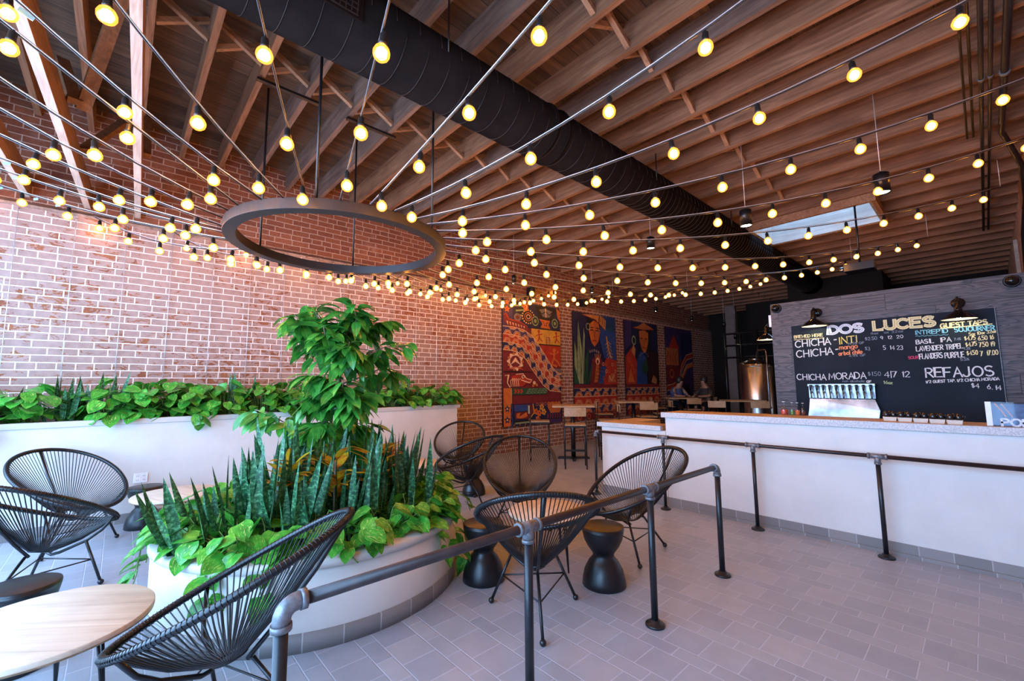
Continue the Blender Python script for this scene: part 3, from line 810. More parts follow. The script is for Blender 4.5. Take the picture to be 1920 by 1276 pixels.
conduit([(.37, 1.5, zc(1.5)-.03), (.37, 7.35, zc(7.35)-.03), (.43, 7.6, zc(7.6)-.10), (.52, 7.9, 4.05), (.565, 8.6, 3.85), (.565, 9.6, 3.6), (.565, 10.4, 2.4), (.565, 10.5, .0)], .028, 'fattest black conduit, bending off the joists and down the right wall', (6.0,))
tag(MB().box((XR-.05, 11.6, 2.0), (XR-.002, 11.9, 3.95)).build('wall_batten', M['white_paint']), 'upright white board on the pink plaster right wall', 'board')
for x, z, lb in ((-1.813, 2.45, 'black dome security camera at the left corner of the oak partition'), (.267, 2.44, 'black dome security camera near the right wall on the oak partition')):
    t = empty('dome_camera', (x, PY-.001, z)); tag(t, lb, 'security camera')
    MB().lathe([(.062, 0), (.062, .02), (.055, .03)], (0, 0, 0), 24, axis=(0, -1, 0)).build('mount', M['black'], t)
    MB().ball((0, -.03, 0), .052, 12).build('dome', M['shade'], t)
t = empty('junction_box', (PX0-.03, PY+.12, 2.30)); tag(t, 'small white box on the left edge of the oak partition', 'box')
MB().box((-.02, -.05, -.08), (.028, .05, .08)).build('case', M['white_plastic'], t)
t = empty('projector', (-1.30, 8.3, 3.20)); tag(t, 'dark projector with a pale lens hung above the partition', 'projector')
MB().box((-.02, -.14, -.05), (.34, .14, .06)).build('case', M['black'], t)
MB().lathe([(.045, 0), (.045, .06), (.0, .062)], (-.02, -.05, 0), 16, axis=(-1, 0, 0)).build('lens', M['steel'], t)
MB().tube([(.16, 0, .06), (.16, 0, zc(8.3)-3.20)], .014, 8).build('pole', M['black'], t)
for y, z, lb in ((8.95, 3.62, 'black track speaker on the brick ledge beside the second mural'), (7.0, 3.62, 'small black speaker on the brick ledge above the first mural')):
    t = empty('wall_speaker', (XL+.03, y, z)); tag(t, lb, 'speaker')
    bevel(MB().box((-.05, -.07, -.11), (.10, .07, .10)).build('case', M['black'], t), .01)
    MB().lathe([(.045, 0), (.042, .004), (0, .006)], (.10, 0, 0), 16, axis=(1, 0, 0)).build('cone', M['shade'], t)
# ------------------------------------------------------------------ woven egg chairs
CA, CB, CT, CZ = .513, .377, math.radians(27.4), .624
def rim_pt(s, f=1.0):
    return Vector((CA*f*math.cos(s)*math.cos(CT), CB*f*math.sin(s)*(1-.10*math.cos(s)), CZ - CA*f*math.cos(s)*math.sin(CT)))
HUB = Vector((.015, 0, .30))
def hub_pt(s): return HUB + Vector((.062*math.cos(s), .050*math.sin(s), -.022*math.cos(s)))
def make_chair():
    t = empty('woven_lounge_chair')
    MB().tube([rim_pt(2*PI*i/72) for i in range(72)], .0165, 10, closed=True).build('rim', M['cord'], t)
    b = MB(); n = 92
    for i in range(n):
        s = 2*PI*(i+.5)/n
        p, q = rim_pt(s, .99), hub_pt(s)
        mid = p.lerp(q, .55) + Vector((0, 0, -.028))
        b.tube([p, p.lerp(mid, .5)+Vector((0, 0, -.004)), mid, mid.lerp(q, .5)+Vector((0, 0, -.002)), q], .0034, 4, caps=False)
    # the cord wound round the rim
    m = 330
    for i in range(m):
        s = 2*PI*i/m; c = rim_pt(s); d = (rim_pt(s+.01)-rim_pt(s-.01)).normalized(); x, y = orth(d)
        if i % 2 == 0: b.tube([c + (x*math.cos(a)+y*math.sin(a))*.0176 for a in (0, PI/3, 2*PI/3, PI, 4*PI/3, 5*PI/3)], .0026, 3, closed=True)
    b.build('cord_weave', M['cord'], t)
    MB().tube([hub_pt(2*PI*i/20) for i in range(20)], .008, 6, closed=True).build('seat_ring', M['cord'], t)
    # back rib and the bent bow under the seat
    top = rim_pt(PI)
    MB().tube([top, top.lerp(HUB, .35)+Vector((-.035, 0, -.02)), top.lerp(HUB, .75)+Vector((-.045, 0, -.04)), HUB+Vector((-.07, 0, -.012))], .0105, 8).build('back_rib', M['black'], t)
    s0 = .95; a, c = rim_pt(s0), rim_pt(-s0)
    MB().tube([a+Vector((0, 0, -.012)), a.lerp(HUB, .30)+Vector((.05, .02, -.05)), Vector((.20, .15, .315)), Vector((.10, .05, .262)), Vector((.09, 0, .250)), Vector((.10, -.05, .262)), Vector((.20, -.15, .315)), c.lerp(HUB, .30)+Vector((.05, -.02, -.05)), c+Vector((0, 0, -.012))], .0105, 8).build('seat_bow', M['black'], t)
    legs = []
    for x0, x1 in (((-.075, 0, .295), (-.30, 0, .018)), ((.19, .15, .315), (.20, .285, .018)), ((.19, -.15, .315), (.20, -.285, .018))):
        l = MB().tube([x0, x1], .0095, 8).build('leg', M['black'], t)
        MB().ball(Vector(x1)+Vector((0, 0, .002)), .0195, 8).build('foot', M['black'], l)
        legs.append((Vector(x0), Vector(x1)))
    br = [a.lerp(c, .45) for a, c in legs]
    for i, j in ((0, 1), (0, 2), (1, 2)):
        MB().tube([br[i], br[j]], .005, 6).build('brace', M['black'], t)
    return t
chairs = [
 (-2.01, 2.03, 140.7, 'black woven egg chair seen from behind, standing right of the round planter by the railing'),
 (-2.27, .44, 235.6, 'large black woven egg chair in the foreground, in front of the round planter'),
 (-5.83, -.27, 33.9, 'black woven egg chair with its back to the long planter, beside the power outlet'),
 (-4.62, -.35, 134.6, 'black woven egg chair cut by the left edge of the picture'),
 (-3.38, 3.19, 318.0, 'black woven egg chair facing the viewer behind the small wooden table'),
 (-5.54, 3.94, 313.5, 'black woven egg chair against the far end of the long planter'),
 (-4.37, 3.24, 183.7, 'black woven egg chair turned sideways, half hidden behind the trailing pothos'),
 (-2.15, 3.42, 249.7, 'black woven egg chair on the right, in front of the bar end'),
 (-5.55, 2.15, 330.0, 'black woven egg chair almost hidden behind the snake plants and tree'),
]
c0 = make_chair()
for i, (x, y, a, lb) in enumerate(chairs):
    o = c0 if i == 0 else copy_tree(c0)
    o.location = (x, y, 0); o.rotation_euler = (0, 0, math.radians(a)); tag(o, lb, 'chair', 'woven lounge chairs')
# ------------------------------------------------------------------ hourglass stools
def make_stool():
    t = empty('hourglass_stool')
    MB().lathe([(0, .0), (.150, .0), (.157, .006), (.153, .05), (.138, .11), (.105, .17), (.078, .20), (.076, .215), (.085, .235), (.115, .275), (.140, .325), (.153, .385), (.155, .405)], (0, 0, 0), 48).build('body', M['stool_black'], t)
    MB().lathe([(.155, .403), (.153, .412), (.146, .415), (0, .415)], (0, 0, 0), 48, caps=False).build('top', M['stool_black'], t)
    return t
stools = [(-1.99, 2.71, 'black hourglass side stool between the two chairs by the railing'), (-2.66, 2.12, 'black hourglass side stool against the round planter, under trailing leaves'),
          (-6.10, .28, 'black hourglass side stool under the power outlet'), (-3.55, -.315, 'black hourglass side stool at the bottom left, behind the ash table'),
          (-4.75, 3.62, 'black hourglass side stool beyond the sideways chair')]
s0 = make_stool()
for i, (x, y, lb) in enumerate(stools):
    o = s0 if i == 0 else copy_tree(s0)
    o.location = (x, y, 0); tag(o, lb, 'stool', 'hourglass stools')
# ------------------------------------------------------------------ low wooden tables
def low_table(x, y, r, z, rz, label, leg_r=.0095):
    t = empty('low_table', (x, y, 0), rz); tag(t, label, 'table')
    MB().lathe([(0, z-.034), (r-.012, z-.034), (r-.002, z-.030), (r, z-.020)], (0, 0, 0), 64, caps=False).build('edge', M['oak_edge'], t)
    MB().lathe([(r, z-.021), (r, z-.004), (r-.005, z), (0, z)], (0, 0, 0), 64, caps=False).build('top', M['oak_top'], t)
    for k in range(3):
        a = 2*PI*k/3
        for da in (-.06, .06):
            p = Vector((math.cos(a+da)*r*.62, math.sin(a+da)*r*.62, z-.034)); q = Vector((math.cos(a)*r*.74, math.sin(a)*r*.74, .008))
            MB().tube([p, q], leg_r*.7, 6).build('leg', M['black'], t)
low_table(-2.895, -.178, .381, .42, .9, 'round ash table in the bottom left corner with black hairpin legs')
low_table(-5.47, .49, .355, .42, .3, 'round pale wood table before the long planter, next to the black stool')
low_table(-2.52, 2.70, .335, .42, 1.9, 'round wooden table seen through the chair by the railing')
low_table(-5.28, 3.02, .345, .42, .2, 'round wooden table behind the snake plants of the round planter')
# ------------------------------------------------------------------ bar-height tables and stools at the back
def high_table(x, y, a, label, s=.40):
    t = empty('bar_table', (x, y, 0), math.radians(a)); tag(t, label, 'table')
    bevel(MB().box((-s, -s, 1.015), (s, s, 1.05)).build('top', M['seat_wood'], t), .004)
    MB().tube([(0, 0, .03), (0, 0, 1.015)], .045, 16).build('column', M['black'], t)
    b = MB().beam((-.30, 0, .028), (.30, 0, .028), .07, .03); b.beam((0, -.30, .028), (0, .30, .028), .07, .03)
    for q in ((-.29, 0), (.29, 0), (0, -.29), (0, .29)): b.lathe([(.03, 0), (.03, .016)], (*q, 0), 12)
    b.build('foot', M['black'], t)
high_table(-5.58, 6.72, 42, 'bar-height wooden table in front of the first mural')
high_table(-5.75, 9.20, 42, 'bar-height wooden table in front of the second mural')
high_table(-6.10, 12.3, 40, 'bar-height wooden table in the dark in front of the fourth mural')
high_table(-4.0, 11.2, 40, 'bar-height table in front of the brewing tanks')
def make_bar_stool():
    t = empty('bar_stool'); w = .19
    bevel(MB().box((-w, -w, .735), (w, w, .760)).build('seat', M['seat_wood'], t), .004)
    b = MB()
    for i in range(9):
        y = -w+2*w*i/8
        b.add([(-w-.012-.022*math.cos((i-4)/4*PI/2), y, z) for z in (.90, 1.05)] + [(-w+.002-.022*math.cos((i-4)/4*PI/2), y, z) for z in (1.05, .90)])
    for i in range(8):
        for j in range(4): b.face((4*i+j, 4*i+4+j, 4*i+4+(j+1) % 4, 4*i+(j+1) % 4))
    b.face((0, 1, 2, 3)); b.face((35, 34, 33, 32))
    b.build('backrest', M['seat_wood'], t)
    for sx in (-1, 1):
        for sy in (-1, 1):
            top = 1.03 if sx < 0 else .735
            MB().tube([(sx*(w-.01), sy*(w-.005), top), (sx*(w-.012 if sx < 0 and top > 1 else w-.01), sy*(w-.005), .0)], .0115, 8).build('leg', M['black'], t)
    b = MB()
    for z in (.27,):
        b.beam((-w, -w+.005, z), (w, -w+.005, z), .012, .022); b.beam((-w, w-.005, z), (w, w-.005, z), .012, .022)
        b.beam((w-.01, -w, z), (w-.01, w, z), .012, .022); b.beam((-w+.01, -w, z+.04), (-w+.01, w, z+.04), .012, .022)
    b.build('footrest', M['black'], t)
    b = MB()
    for y0 in (-w, w): b.beam((-w, y0*.97, .722), (w, y0*.97, .722), .02, .026)
    for x0 in (-w, w): b.beam((x0*.97, -w, .722), (x0*.97, w, .722), .02, .026)
    b.build('seat_frame', M['black'], t)
    return t
bs = [(-4.98, 6.05, 132, 'wooden bar stool with its back to the viewer at the table before the first mural'),
      (-5.95, 6.15, 45, 'wooden bar stool seen from the side, left of the table before the first mural'),
      (-5.10, 7.25, 222, 'wooden bar stool at the right of the table before the first mural'),
      (-5.05, 8.60, 135, 'wooden bar stool with its back to the viewer at the table before the second mural'),
      (-6.25, 8.70, 45, 'wooden bar stool at the left of the table before the second mural'),
      (-5.30, 9.75, 222, 'wooden bar stool at the right of the table before the second mural'),
      (-5.50, 11.75, 132, 'wooden bar stool at the dim table before the fourth mural, back to the viewer'),
      (-6.60, 11.9, 40, 'wooden bar stool at the dim table before the fourth mural, against the wall'),
      (-4.25, 10.45, 100, 'dim wooden bar stool in front of the brewing tanks, left of two'),
      (-3.50, 10.75, 120, 'dim wooden bar stool in front of the brewing tanks, right of two'),
      (-6.62, 12.95, -20, 'wooden bar stool under the person leaning on the back table'),
      (-5.62, 13.05, -100, 'wooden bar stool under the person sitting behind the back table')]
b0 = make_bar_stool()
for i, (x, y, a, lb) in enumerate(bs):
    o = b0 if i == 0 else copy_tree(b0)
    o.location = (x, y, 0); o.rotation_euler = (0, 0, math.radians(a)); tag(o, lb, 'bar stool', 'wooden bar stools')
# ------------------------------------------------------------------ lettering: a small stroke alphabet on a 0..0.7 x 0..1 grid
def arc(cx, cy, rx, ry, a0, a1, n=10):
    return [(cx+rx*math.cos(math.radians(a0+(a1-a0)*i/n)), cy+ry*math.sin(math.radians(a0+(a1-a0)*i/n))) for i in range(n+1)]
G = {
 'A': [[(0,0),(.33,1),(.66,0)],[(.12,.36),(.54,.36)]], 'B': [[(.02,0),(.02,1)]+arc(.28,.76,.28,.24,90,-90)+[(.02,.52)],[(.02,.52)]+arc(.32,.26,.30,.26,90,-90)+[(.02,0)]],
 'C': [arc(.38,.5,.38,.5,48,312,14)], 'D': [[(.02,0),(.02,1),(.2,1)]+arc(.22,.5,.44,.5,90,-90,12)+[(.02,0)]], 'E': [[(.58,1),(.02,1),(.02,0),(.6,0)],[(.02,.52),(.5,.52)]],
 'F': [[(.58,1),(.02,1),(.02,0)],[(.02,.52),(.48,.52)]], 'G': [arc(.38,.5,.38,.5,48,340,14)+[(.74,.44),(.44,.44)]], 'H': [[(.02,0),(.02,1)],[(.62,0),(.62,1)],[(.02,.5),(.62,.5)]],
 'I': [[(.12,0),(.12,1)]], 'J': [[(.5,1),(.5,.25)]+arc(.27,.25,.23,.25,0,-170,8)], 'K': [[(.02,0),(.02,1)],[(.6,1),(.02,.42)],[(.2,.58),(.62,0)]], 'L': [[(.02,1),(.02,0),(.55,0)]],
 'M': [[(0,0),(.1,1),(.4,.3),(.7,1),(.8,0)]], 'N': [[(.02,0),(.02,1),(.62,0),(.62,1)]], 'O': [arc(.38,.5,.38,.5,0,360,18)], 'P': [[(.02,0),(.02,1)]+arc(.26,.74,.30,.26,90,-90)+[(.02,.48)]],
 'R': [[(.02,0),(.02,1)]+arc(.26,.75,.30,.25,90,-90)+[(.02,.5)],[(.24,.5),(.62,0)]], 'S': [arc(.32,.76,.28,.24,40,270,8)+arc(.32,.26,.30,.26,90,-140,8)], 'T': [[(0,1),(.64,1)],[(.32,1),(.32,0)]],
 'U': [[(.02,1),(.02,.3)]+arc(.32,.3,.30,.3,180,360,8)+[(.62,1)]], 'V': [[(0,1),(.32,0),(.64,1)]], 'W': [[(0,1),(.18,0),(.4,.7),(.62,0),(.8,1)]], 'X': [[(0,0),(.6,1)],[(0,1),(.6,0)]], 'Y': [[(0,1),(.32,.5),(.64,1)],[(.32,.5),(.32,0)]],
 '0': [arc(.3,.5,.28,.5,0,360,14)], '1': [[(.05,.8),(.2,1),(.2,0)]], '2': [arc(.28,.74,.26,.26,170,-30,8)+[(.02,0),(.58,0)]], '3': [arc(.26,.76,.26,.24,150,-90,8)+arc(.26,.26,.30,.26,90,-150,8)],
 '4': [[(.46,0),(.46,1),(.0,.32),(.62,.32)]], '5': [[(.54,1),(.08,1),(.05,.56)]+arc(.26,.3,.30,.3,120,-140,9)], '6': [[(.46,1),(.08,.4)]+arc(.3,.28,.27,.28,150,-210,12)], '7': [[(.0,1),(.56,1),(.18,0)]], '9': [arc(.28,.72,.26,.28,0,360,12)+[(.54,.72),(.4,0)]],
 '$': [arc(.28,.7,.24,.18,40,270,7)+arc(.28,.32,.26,.2,90,-140,7),[(.28,1.02),(.28,0)]], '-': [[(.05,.5),(.5,.5)]], '.': [[(.1,.0),(.1,.05)]], '/': [[(.0,-.05),(.45,1.05)]], '%': [[(.0,0),(.55,1)],arc(.1,.8,.1,.16,0,360,8),arc(.47,.2,.1,.16,0,360,8)],
 '|': [[(.1,-.1),(.1,1.1)]],
 'm': [[(.0,0),(.0,.6)],[(.0,.45)]+arc(.16,.42,.15,.18,160,0,5)+[(.31,0)],[(.31,.42)]+arc(.47,.42,.15,.18,160,0,5)+[(.62,0)]], 'a': [arc(.22,.3,.22,.3,0,360,10),[(.44,.6),(.44,0)]], 'n': [[(.0,0),(.0,.6)],arc(.2,.38,.2,.22,170,0,6)+[(.4,0)]],
 'g': [arc(.22,.3,.22,.3,0,360,10),[(.44,.6),(.44,-.15)]+arc(.22,-.15,.22,.2,0,-150,5)], 'o': [arc(.24,.3,.23,.3,0,360,12)], 'r': [[(.0,0),(.0,.6)],arc(.2,.36,.2,.24,170,40,5)], 'b': [[(.0,1),(.0,0)],arc(.22,.3,.22,.3,0,360,10)], 'l': [[(.06,1),(.06,0)]],
 'c': [arc(.24,.3,.23,.3,45,315,9)], 'h': [[(.0,1),(.0,0)],arc(.2,.38,.2,.22,170,0,6)+[(.4,0)]], 'i': [[(.06,.6),(.06,0)],[(.06,.78),(.06,.82)]], 'e': [[(.02,.3),(.45,.3)]+arc(.23,.3,.22,.3,0,310,10)], 'z': [[(0,.6),(.4,.6),(0,0),(.42,0)]],
}
ADV = {'I': .30, 'M': .95, 'W': .95, '1': .40, '.': .24, '|': .26, 'l': .22, 'i': .22, 'm': .78, ' ': .42, 'C': .86, 'O': .90, 'D': .80, 'G': .90}
for ch in 'abcdefghknorz': ADV.setdefault(ch, .58)
def text_width(s): return sum(ADV.get(c, .76) for c in s) - .1
def strokes(mb, s, x, z, h, wid, w=None, wob=.0, slope=0.0, y=0.0, mi=0, aspect=None):
    """flat lettering in the xz plane facing -y; x, z is the lower left corner, w the total width"""
    sx = (w/text_width(s)) if w else h*.8
    cx = 0
    for ch in s:
        if ch != ' ' and ch in G:
            jx, jz = random.uniform(-wob, wob)*h, random.uniform(-wob, wob)*h
            for line in G[ch]:
                pts = [(x+(cx+px)*sx+jx, z+pz*h+jz+slope*((cx+px)*sx)) for px, pz in line]
                ribbon(mb, pts, wid, y, mi); y -= .00003
        cx += ADV.get(ch, .76)
def ribbon(mb, pts, wid, y, mi=0):
    n = len(pts); L, R = [], []
    loop = n > 4 and abs(pts[0][0]-pts[-1][0])+abs(pts[0][1]-pts[-1][1]) < 1e-6
    for i, p in enumerate(pts):
        a, b = pts[max(0, i-1)], pts[min(n-1, i+1)]
        if loop and i in (0, n-1): a, b = pts[-2], pts[1]
        d = Vector((b[0]-a[0], b[1]-a[1], 0))
        if d.length < 1e-9: d = Vector((1, 0, 0))
        d.normalize(); k = wid/2
        if 0 < i < n-1 or loop:
            d1 = Vector((p[0]-a[0], p[1]-a[1], 0)).normalized(); k /= max(.5, d.dot(d1))
        ext = 0
        if loop: ext = 0
        elif i == 0: ext = -wid*.35
        if i == n-1 and not loop: ext = wid*.35
        q = Vector((p[0]+d.x*ext, p[1]+d.y*ext, 0))
        L.append((q.x-d.y*k, y, q.y+d.x*k)); R.append((q.x+d.y*k, y, q.y-d.x*k))
    b = mb.add(L+R)
    for i in range(n-1): mb.face((b+i, b+n+i, b+n+i+1, b+i+1), mi)
def chalk(name, c):
    t = NT(name); n = t.noise(t.pos(), 130, 3); 
    return t.out(t.ramp(n, [(0.3, tuple(v*.55 for v in c)), (0.6, c)]), .9)
CH = {'w': chalk('white_chalk', (.74, .76, .80)), 'y': chalk('yellow_chalk', (.80, .68, .20)), 'cream': chalk('cream_paint', (.86, .77, .42)), 'white': chalk('white_paint_letter', (.78, .84, .92)),
      'o': chalk('orange_chalk', (.85, .30, .14)), 'b': chalk('blue_chalk', (.22, .58, .72)), 'g': chalk('green_chalk', (.55, .68, .35)), 'p': chalk('pink_chalk', (.60, .06, .16)), 'd': chalk('dim_chalk', (.26, .32, .40)), 'k': M['chalkboard']}
BX0, BX1, BZ0, BZ1 = -1.650, .129, 1.02, 2.19
t = empty('chalkboard', (BX0, PY-.022, BZ0)); tag(t, 'big chalkboard drinks menu on the oak partition behind the bar', 'chalkboard')
MB().box((0, 0, 0), (BX1-BX0, .02, BZ1-BZ0)).build('board', M['chalkboard'], t)
b = MB(); b.box((BX1-BX0, -.004, 0), (BX1-BX0+.004, .02, BZ1-BZ0))
b.build('frame', M['galv'], t)
def onboard(px, py):
    """board point seen at a measured place of the photograph, in board coordinates"""
    d = (px-960)/FPX*AR + (638-py)/FPX*AU + AF
    k = (PY-.022)/d.y; p = EYE + d*k
    return p.x-BX0, p.z-BZ0
def write(s, x0, y0, x1, y1, wid, col, wob=.03, cap=None):
    """line of writing with its baseline between two measured places and letters of height cap"""
    a, c = onboard(x0, y0), onboard(x1, y1)
    mb = MB(); w = c[0]-a[0]
    strokes(mb, s, a[0], a[1], cap, wid, w, wob, (c[1]-a[1])/w, -.0012)
    return mb.build('lettering', CH[col], t)
def block(s, x0, y0, x1, y1, cap, col):
    a, c = onboard(x0, y0), onboard(x1, y1); mb = MB(); w = c[0]-a[0]; wid = cap*.27
    strokes(mb, s, a[0]+wid*.4, a[1]+wid*.4, cap-wid*.8, wid, w-wid*.8, 0, 0, -.0014)
    o = mb.build('lettering', CH[col], t)
    ib = MB(); strokes(ib, s, a[0]+wid*.4, a[1]+wid*.4, cap-wid*.8, cap*.02, w-wid*.8, 0, 0, -.0022)
    ib.build('inline', M['chalkboard'], o)
block('DOS', 1552, 628, 1622, 622, .120, 'white'); block('LUCES', 1636, 621, 1757, 610, .125, 'cream')
L = write
L('BREWED HERE', 1489, 634, 1543, 630, .007, 'cream', .02, .036)
mb = MB(); a, c = onboard(1489, 637), onboard(1545, 633); ribbon(mb, [a, c], .007, -.0012); mb.build('lettering', CH['cream'], t)
L('CHICHA', 1492, 651, 1558, 645, .012, 'w', .03, .082); L('-', 1564, 643, 1570, 642, .012, 'w', .0, .08); L('INTI', 1573, 645, 1608, 641, .011, 'y', .03, .080)
L('14.5% GF', 1590, 646, 1621, 644, .004, 'd', .02, .026); L('$2.50', 1622, 638, 1645, 636, .005, 'd', .03, .036); L('9  12  20', 1651, 636, 1694, 633, .005, 'w', .03, .034)
L('4oz 8oz 32oz', 1632, 627, 1694, 622, .004, 'd', .02, .026)
L('CHICHA', 1494, 670, 1562, 664, .012, 'w', .03, .086); L('-', 1567, 661, 1573, 660, .012, 'w', .0, .08)
L('mango', 1574, 655, 1608, 652, .009, 'o', .02, .052); L('arbol chile', 1573, 666, 1617, 662, .009, 'o', .02, .046); L('4.9% GF', 1592, 669, 1624, 667, .004, 'd', .02, .026)
L('$3', 1622, 656, 1632, 657, .005, 'd', .03, .040); L('5  14 23', 1656, 655, 1694, 655, .005, 'w', .03, .046)
L('CHICHA', 1495, 711, 1549, 712, .010, 'w', .03, .070); L('MORADA', 1555, 711, 1624, 709, .010, 'w', .03, .074)
L('$1.50', 1628, 704, 1652, 704, .005, 'd', .03, .046); L('4|7 12', 1659, 707, 1707, 706, .007, 'w', .03, .062); L('16oz', 1657, 719, 1674, 720, .005, 'g', .03, .034)
L('non alcoholic', 1580, 716, 1622, 716, .004, 'd', .02, .026); L('GF', 1625, 717, 1634, 717, .007, 'w', .0, .024)
L('GUEST TAPS', 1764, 615, 1852, 607, .011, 'cream', .03, .046)
mb = MB(); a, c = onboard(1763, 616), onboard(1860, 607); ribbon(mb, [a, c], .009, -.0012); mb.build('lettering', CH['cream'], t)
L('INTREPID', 1716, 627, 1778, 623, .008, 'b', .03, .042); L('SOJOURNER', 1790, 622, 1866, 618, .009, 'b', .03, .046)
mb = MB(); a, c = onboard(1717, 630), onboard(1778, 627); ribbon(mb, [(a[0]+(c[0]-a[0])*i/24, a[1]+(c[1]-a[1])*i/24+.004*math.sin(i*1.6)) for i in range(25)], .004, -.0012); mb.build('lettering', CH['b'], t)
L('5oz 10oz 32oz', 1817, 629, 1868, 623, .005, 'cream', .02, .030)
L('BASIL', 1718, 645, 1752, 642, .008, 'w', .03, .044); L('IPA', 1763, 641, 1784, 640, .008, 'w', .03, .046); L('7.4%', 1789, 638, 1802, 637, .004, 'd', .02, .026); L('$4.75', 1809, 638, 1830, 636, .006, 'cream', .03, .040); L('6.50 16', 1834, 638, 1864, 635, .006, 'cream', .03, .042)
L('LAVENDER', 1718, 658, 1769, 655, .008, 'w', .03, .050); L('TRIPEL', 1774, 655, 1806, 652, .008, 'w', .03, .050); L('$4.75', 1811, 650, 1832, 647, .006, 'cream', .03, .042); L('7.50 19', 1836, 650, 1866, 648, .006, 'cream', .03, .046)
L('9.3%', 1806, 655, 1820, 655, .004, 'd', .02, .024)
L('SOUR', 1703, 673, 1722, 672, .006, 'p', .03, .030); L('FLANDERS', 1724, 673, 1768, 670, .008, 'w', .03, .056); L('PURPLE', 1772, 671, 1809, 669, .008, 'w', .03, .056); L('$4.50', 1813, 666, 1834, 664, .006, 'cream', .03, .044); L('7  17.00', 1838, 667, 1872, 664, .006, 'cream', .03, .048)
L('5.5%', 1801, 676, 1818, 675, .004, 'd', .02, .026)
L('REFAJOS', 1736, 707, 1865, 704, .013, 'w', .03, .098)
L('1/2 GUEST TAP. 1/2 CHICHA MORADA', 1736, 718, 1874, 712, .006, 'w', .03, .028)
L('$4   6. 14', 1822, 726, 1878, 731, .006, 'w', .03, .046)
# ------------------------------------------------------------------ tap tower
TX0, TX1 = -1.50, -.85
t = empty('tap_tower', ((TX0+TX1)/2, PY-.024, 1.0)); tag(t, 'wall-mounted stainless beer tap tower with ten black handles', 'tap tower')
w = (TX1-TX0)/2
bevel(MB().box((-w, -.05, .26), (w, 0, .43)).build('tap_panel', M['steel'], t), .004)
bevel(MB().box((-w-.005, -.075, .405), (w+.005, 0, .437)).build('top_rail', M['steel'], t), .004)
b = MB(); n = b.add([(-w+.01, -.06, .255), (w-.01, -.06, .255), (w+.03, -.085, .13), (w+.01, -.095, .0), (-w-.02, -.095, .0), (-w+.0, -.08, .13),
                     (-w+.01, 0, .255), (w-.01, 0, .255), (w+.03, 0, .13), (w+.01, 0, .0), (-w-.02, 0, .0), (-w, 0, .13)])
for f in ((0, 5, 2, 1), (5, 4, 3, 2), (0, 1, 7, 6), (1, 2, 8, 7), (2, 3, 9, 8), (3, 4, 10, 9), (4, 5, 11, 10), (5, 0, 6, 11), (6, 7, 8, 11), (11, 8, 9, 10)): b.face([n+i for i in f])
b.build('splash_guard', M['steel'], t)
for i in range(10):
    x = -w+.035 + (2*w-.07)*i/9
    p = MB().tube([(x, -.05, .335), (x, -.105, .335)], .012, 10)
    p.tube([(x, -.100, .345), (x+.006, -.118, .300), (x+.008, -.122, .265)], [.010, .009, .007], 8).tube([(x, -.104, .335), (x, -.104, .352)], .008, 8)
    p = p.build('tap', M['steel'], t)
    MB().tube([(x, -.104, .350), (x, -.106, .372), (x, -.108, .418), (x, -.108, .425)], [.007, .011, .014, .010], 10).build('handle', M['black'], p)
# ------------------------------------------------------------------ things on the bar top
def bottle(x, y, r, h, liquid, label, fat=False):
    t = empty('bottle', (x, y, 1.105)); tag(t, label, 'bottle', 'bottles on the bar')
    prof = [(r*.9, 0), (r, .006), (r, h*.42), (r*.75, h*.58), (r*.34, h*.72), (r*.30, h*.93), (r*.42, h*.94), (r*.42, h)]
    MB().lathe(prof, (0, 0, 0), 20).build('glass_body', M['pane'], t)
    MB().lathe([(r*.85, .004), (r*.92, .01), (r*.92, h*.40), (0, h*.40)], (0, 0, 0), 20).build('contents', liquid, t)
    MB().lathe([(r*.5, h*.96), (r*.5, h*1.0), (0, h*1.005)], (0, 0, 0), 14).build('stopper', M['white_plastic'], t)
red = plain('red_syrup', (.45, .05, .03), .2); green = plain('green_syrup', (.08, .22, .03), .2); orange = plain('orange_syrup', (.60, .12, .02), .2); dark = plain('dark_syrup', (.10, .02, .02), .2)
bottle(-1.495, 5.38, .034, .145, red, 'squat clear bottle with red syrup, first of the row beside the taps')
bottle(-1.425, 5.40, .021, .135, green, 'slim bottle with green contents on the bar top')
bottle(-1.375, 5.40, .022, .135, orange, 'slim bottle with orange contents on the bar top')
bottle(-1.325, 5.40, .021, .132, dark, 'slim bottle with dark red contents on the bar top, next to the tap tower')
ceram = plain('black_glazed_clay', (.012, .010, .010), .12); tray_m = plain('cream_tray_board', (.62, .58, .50), .7)
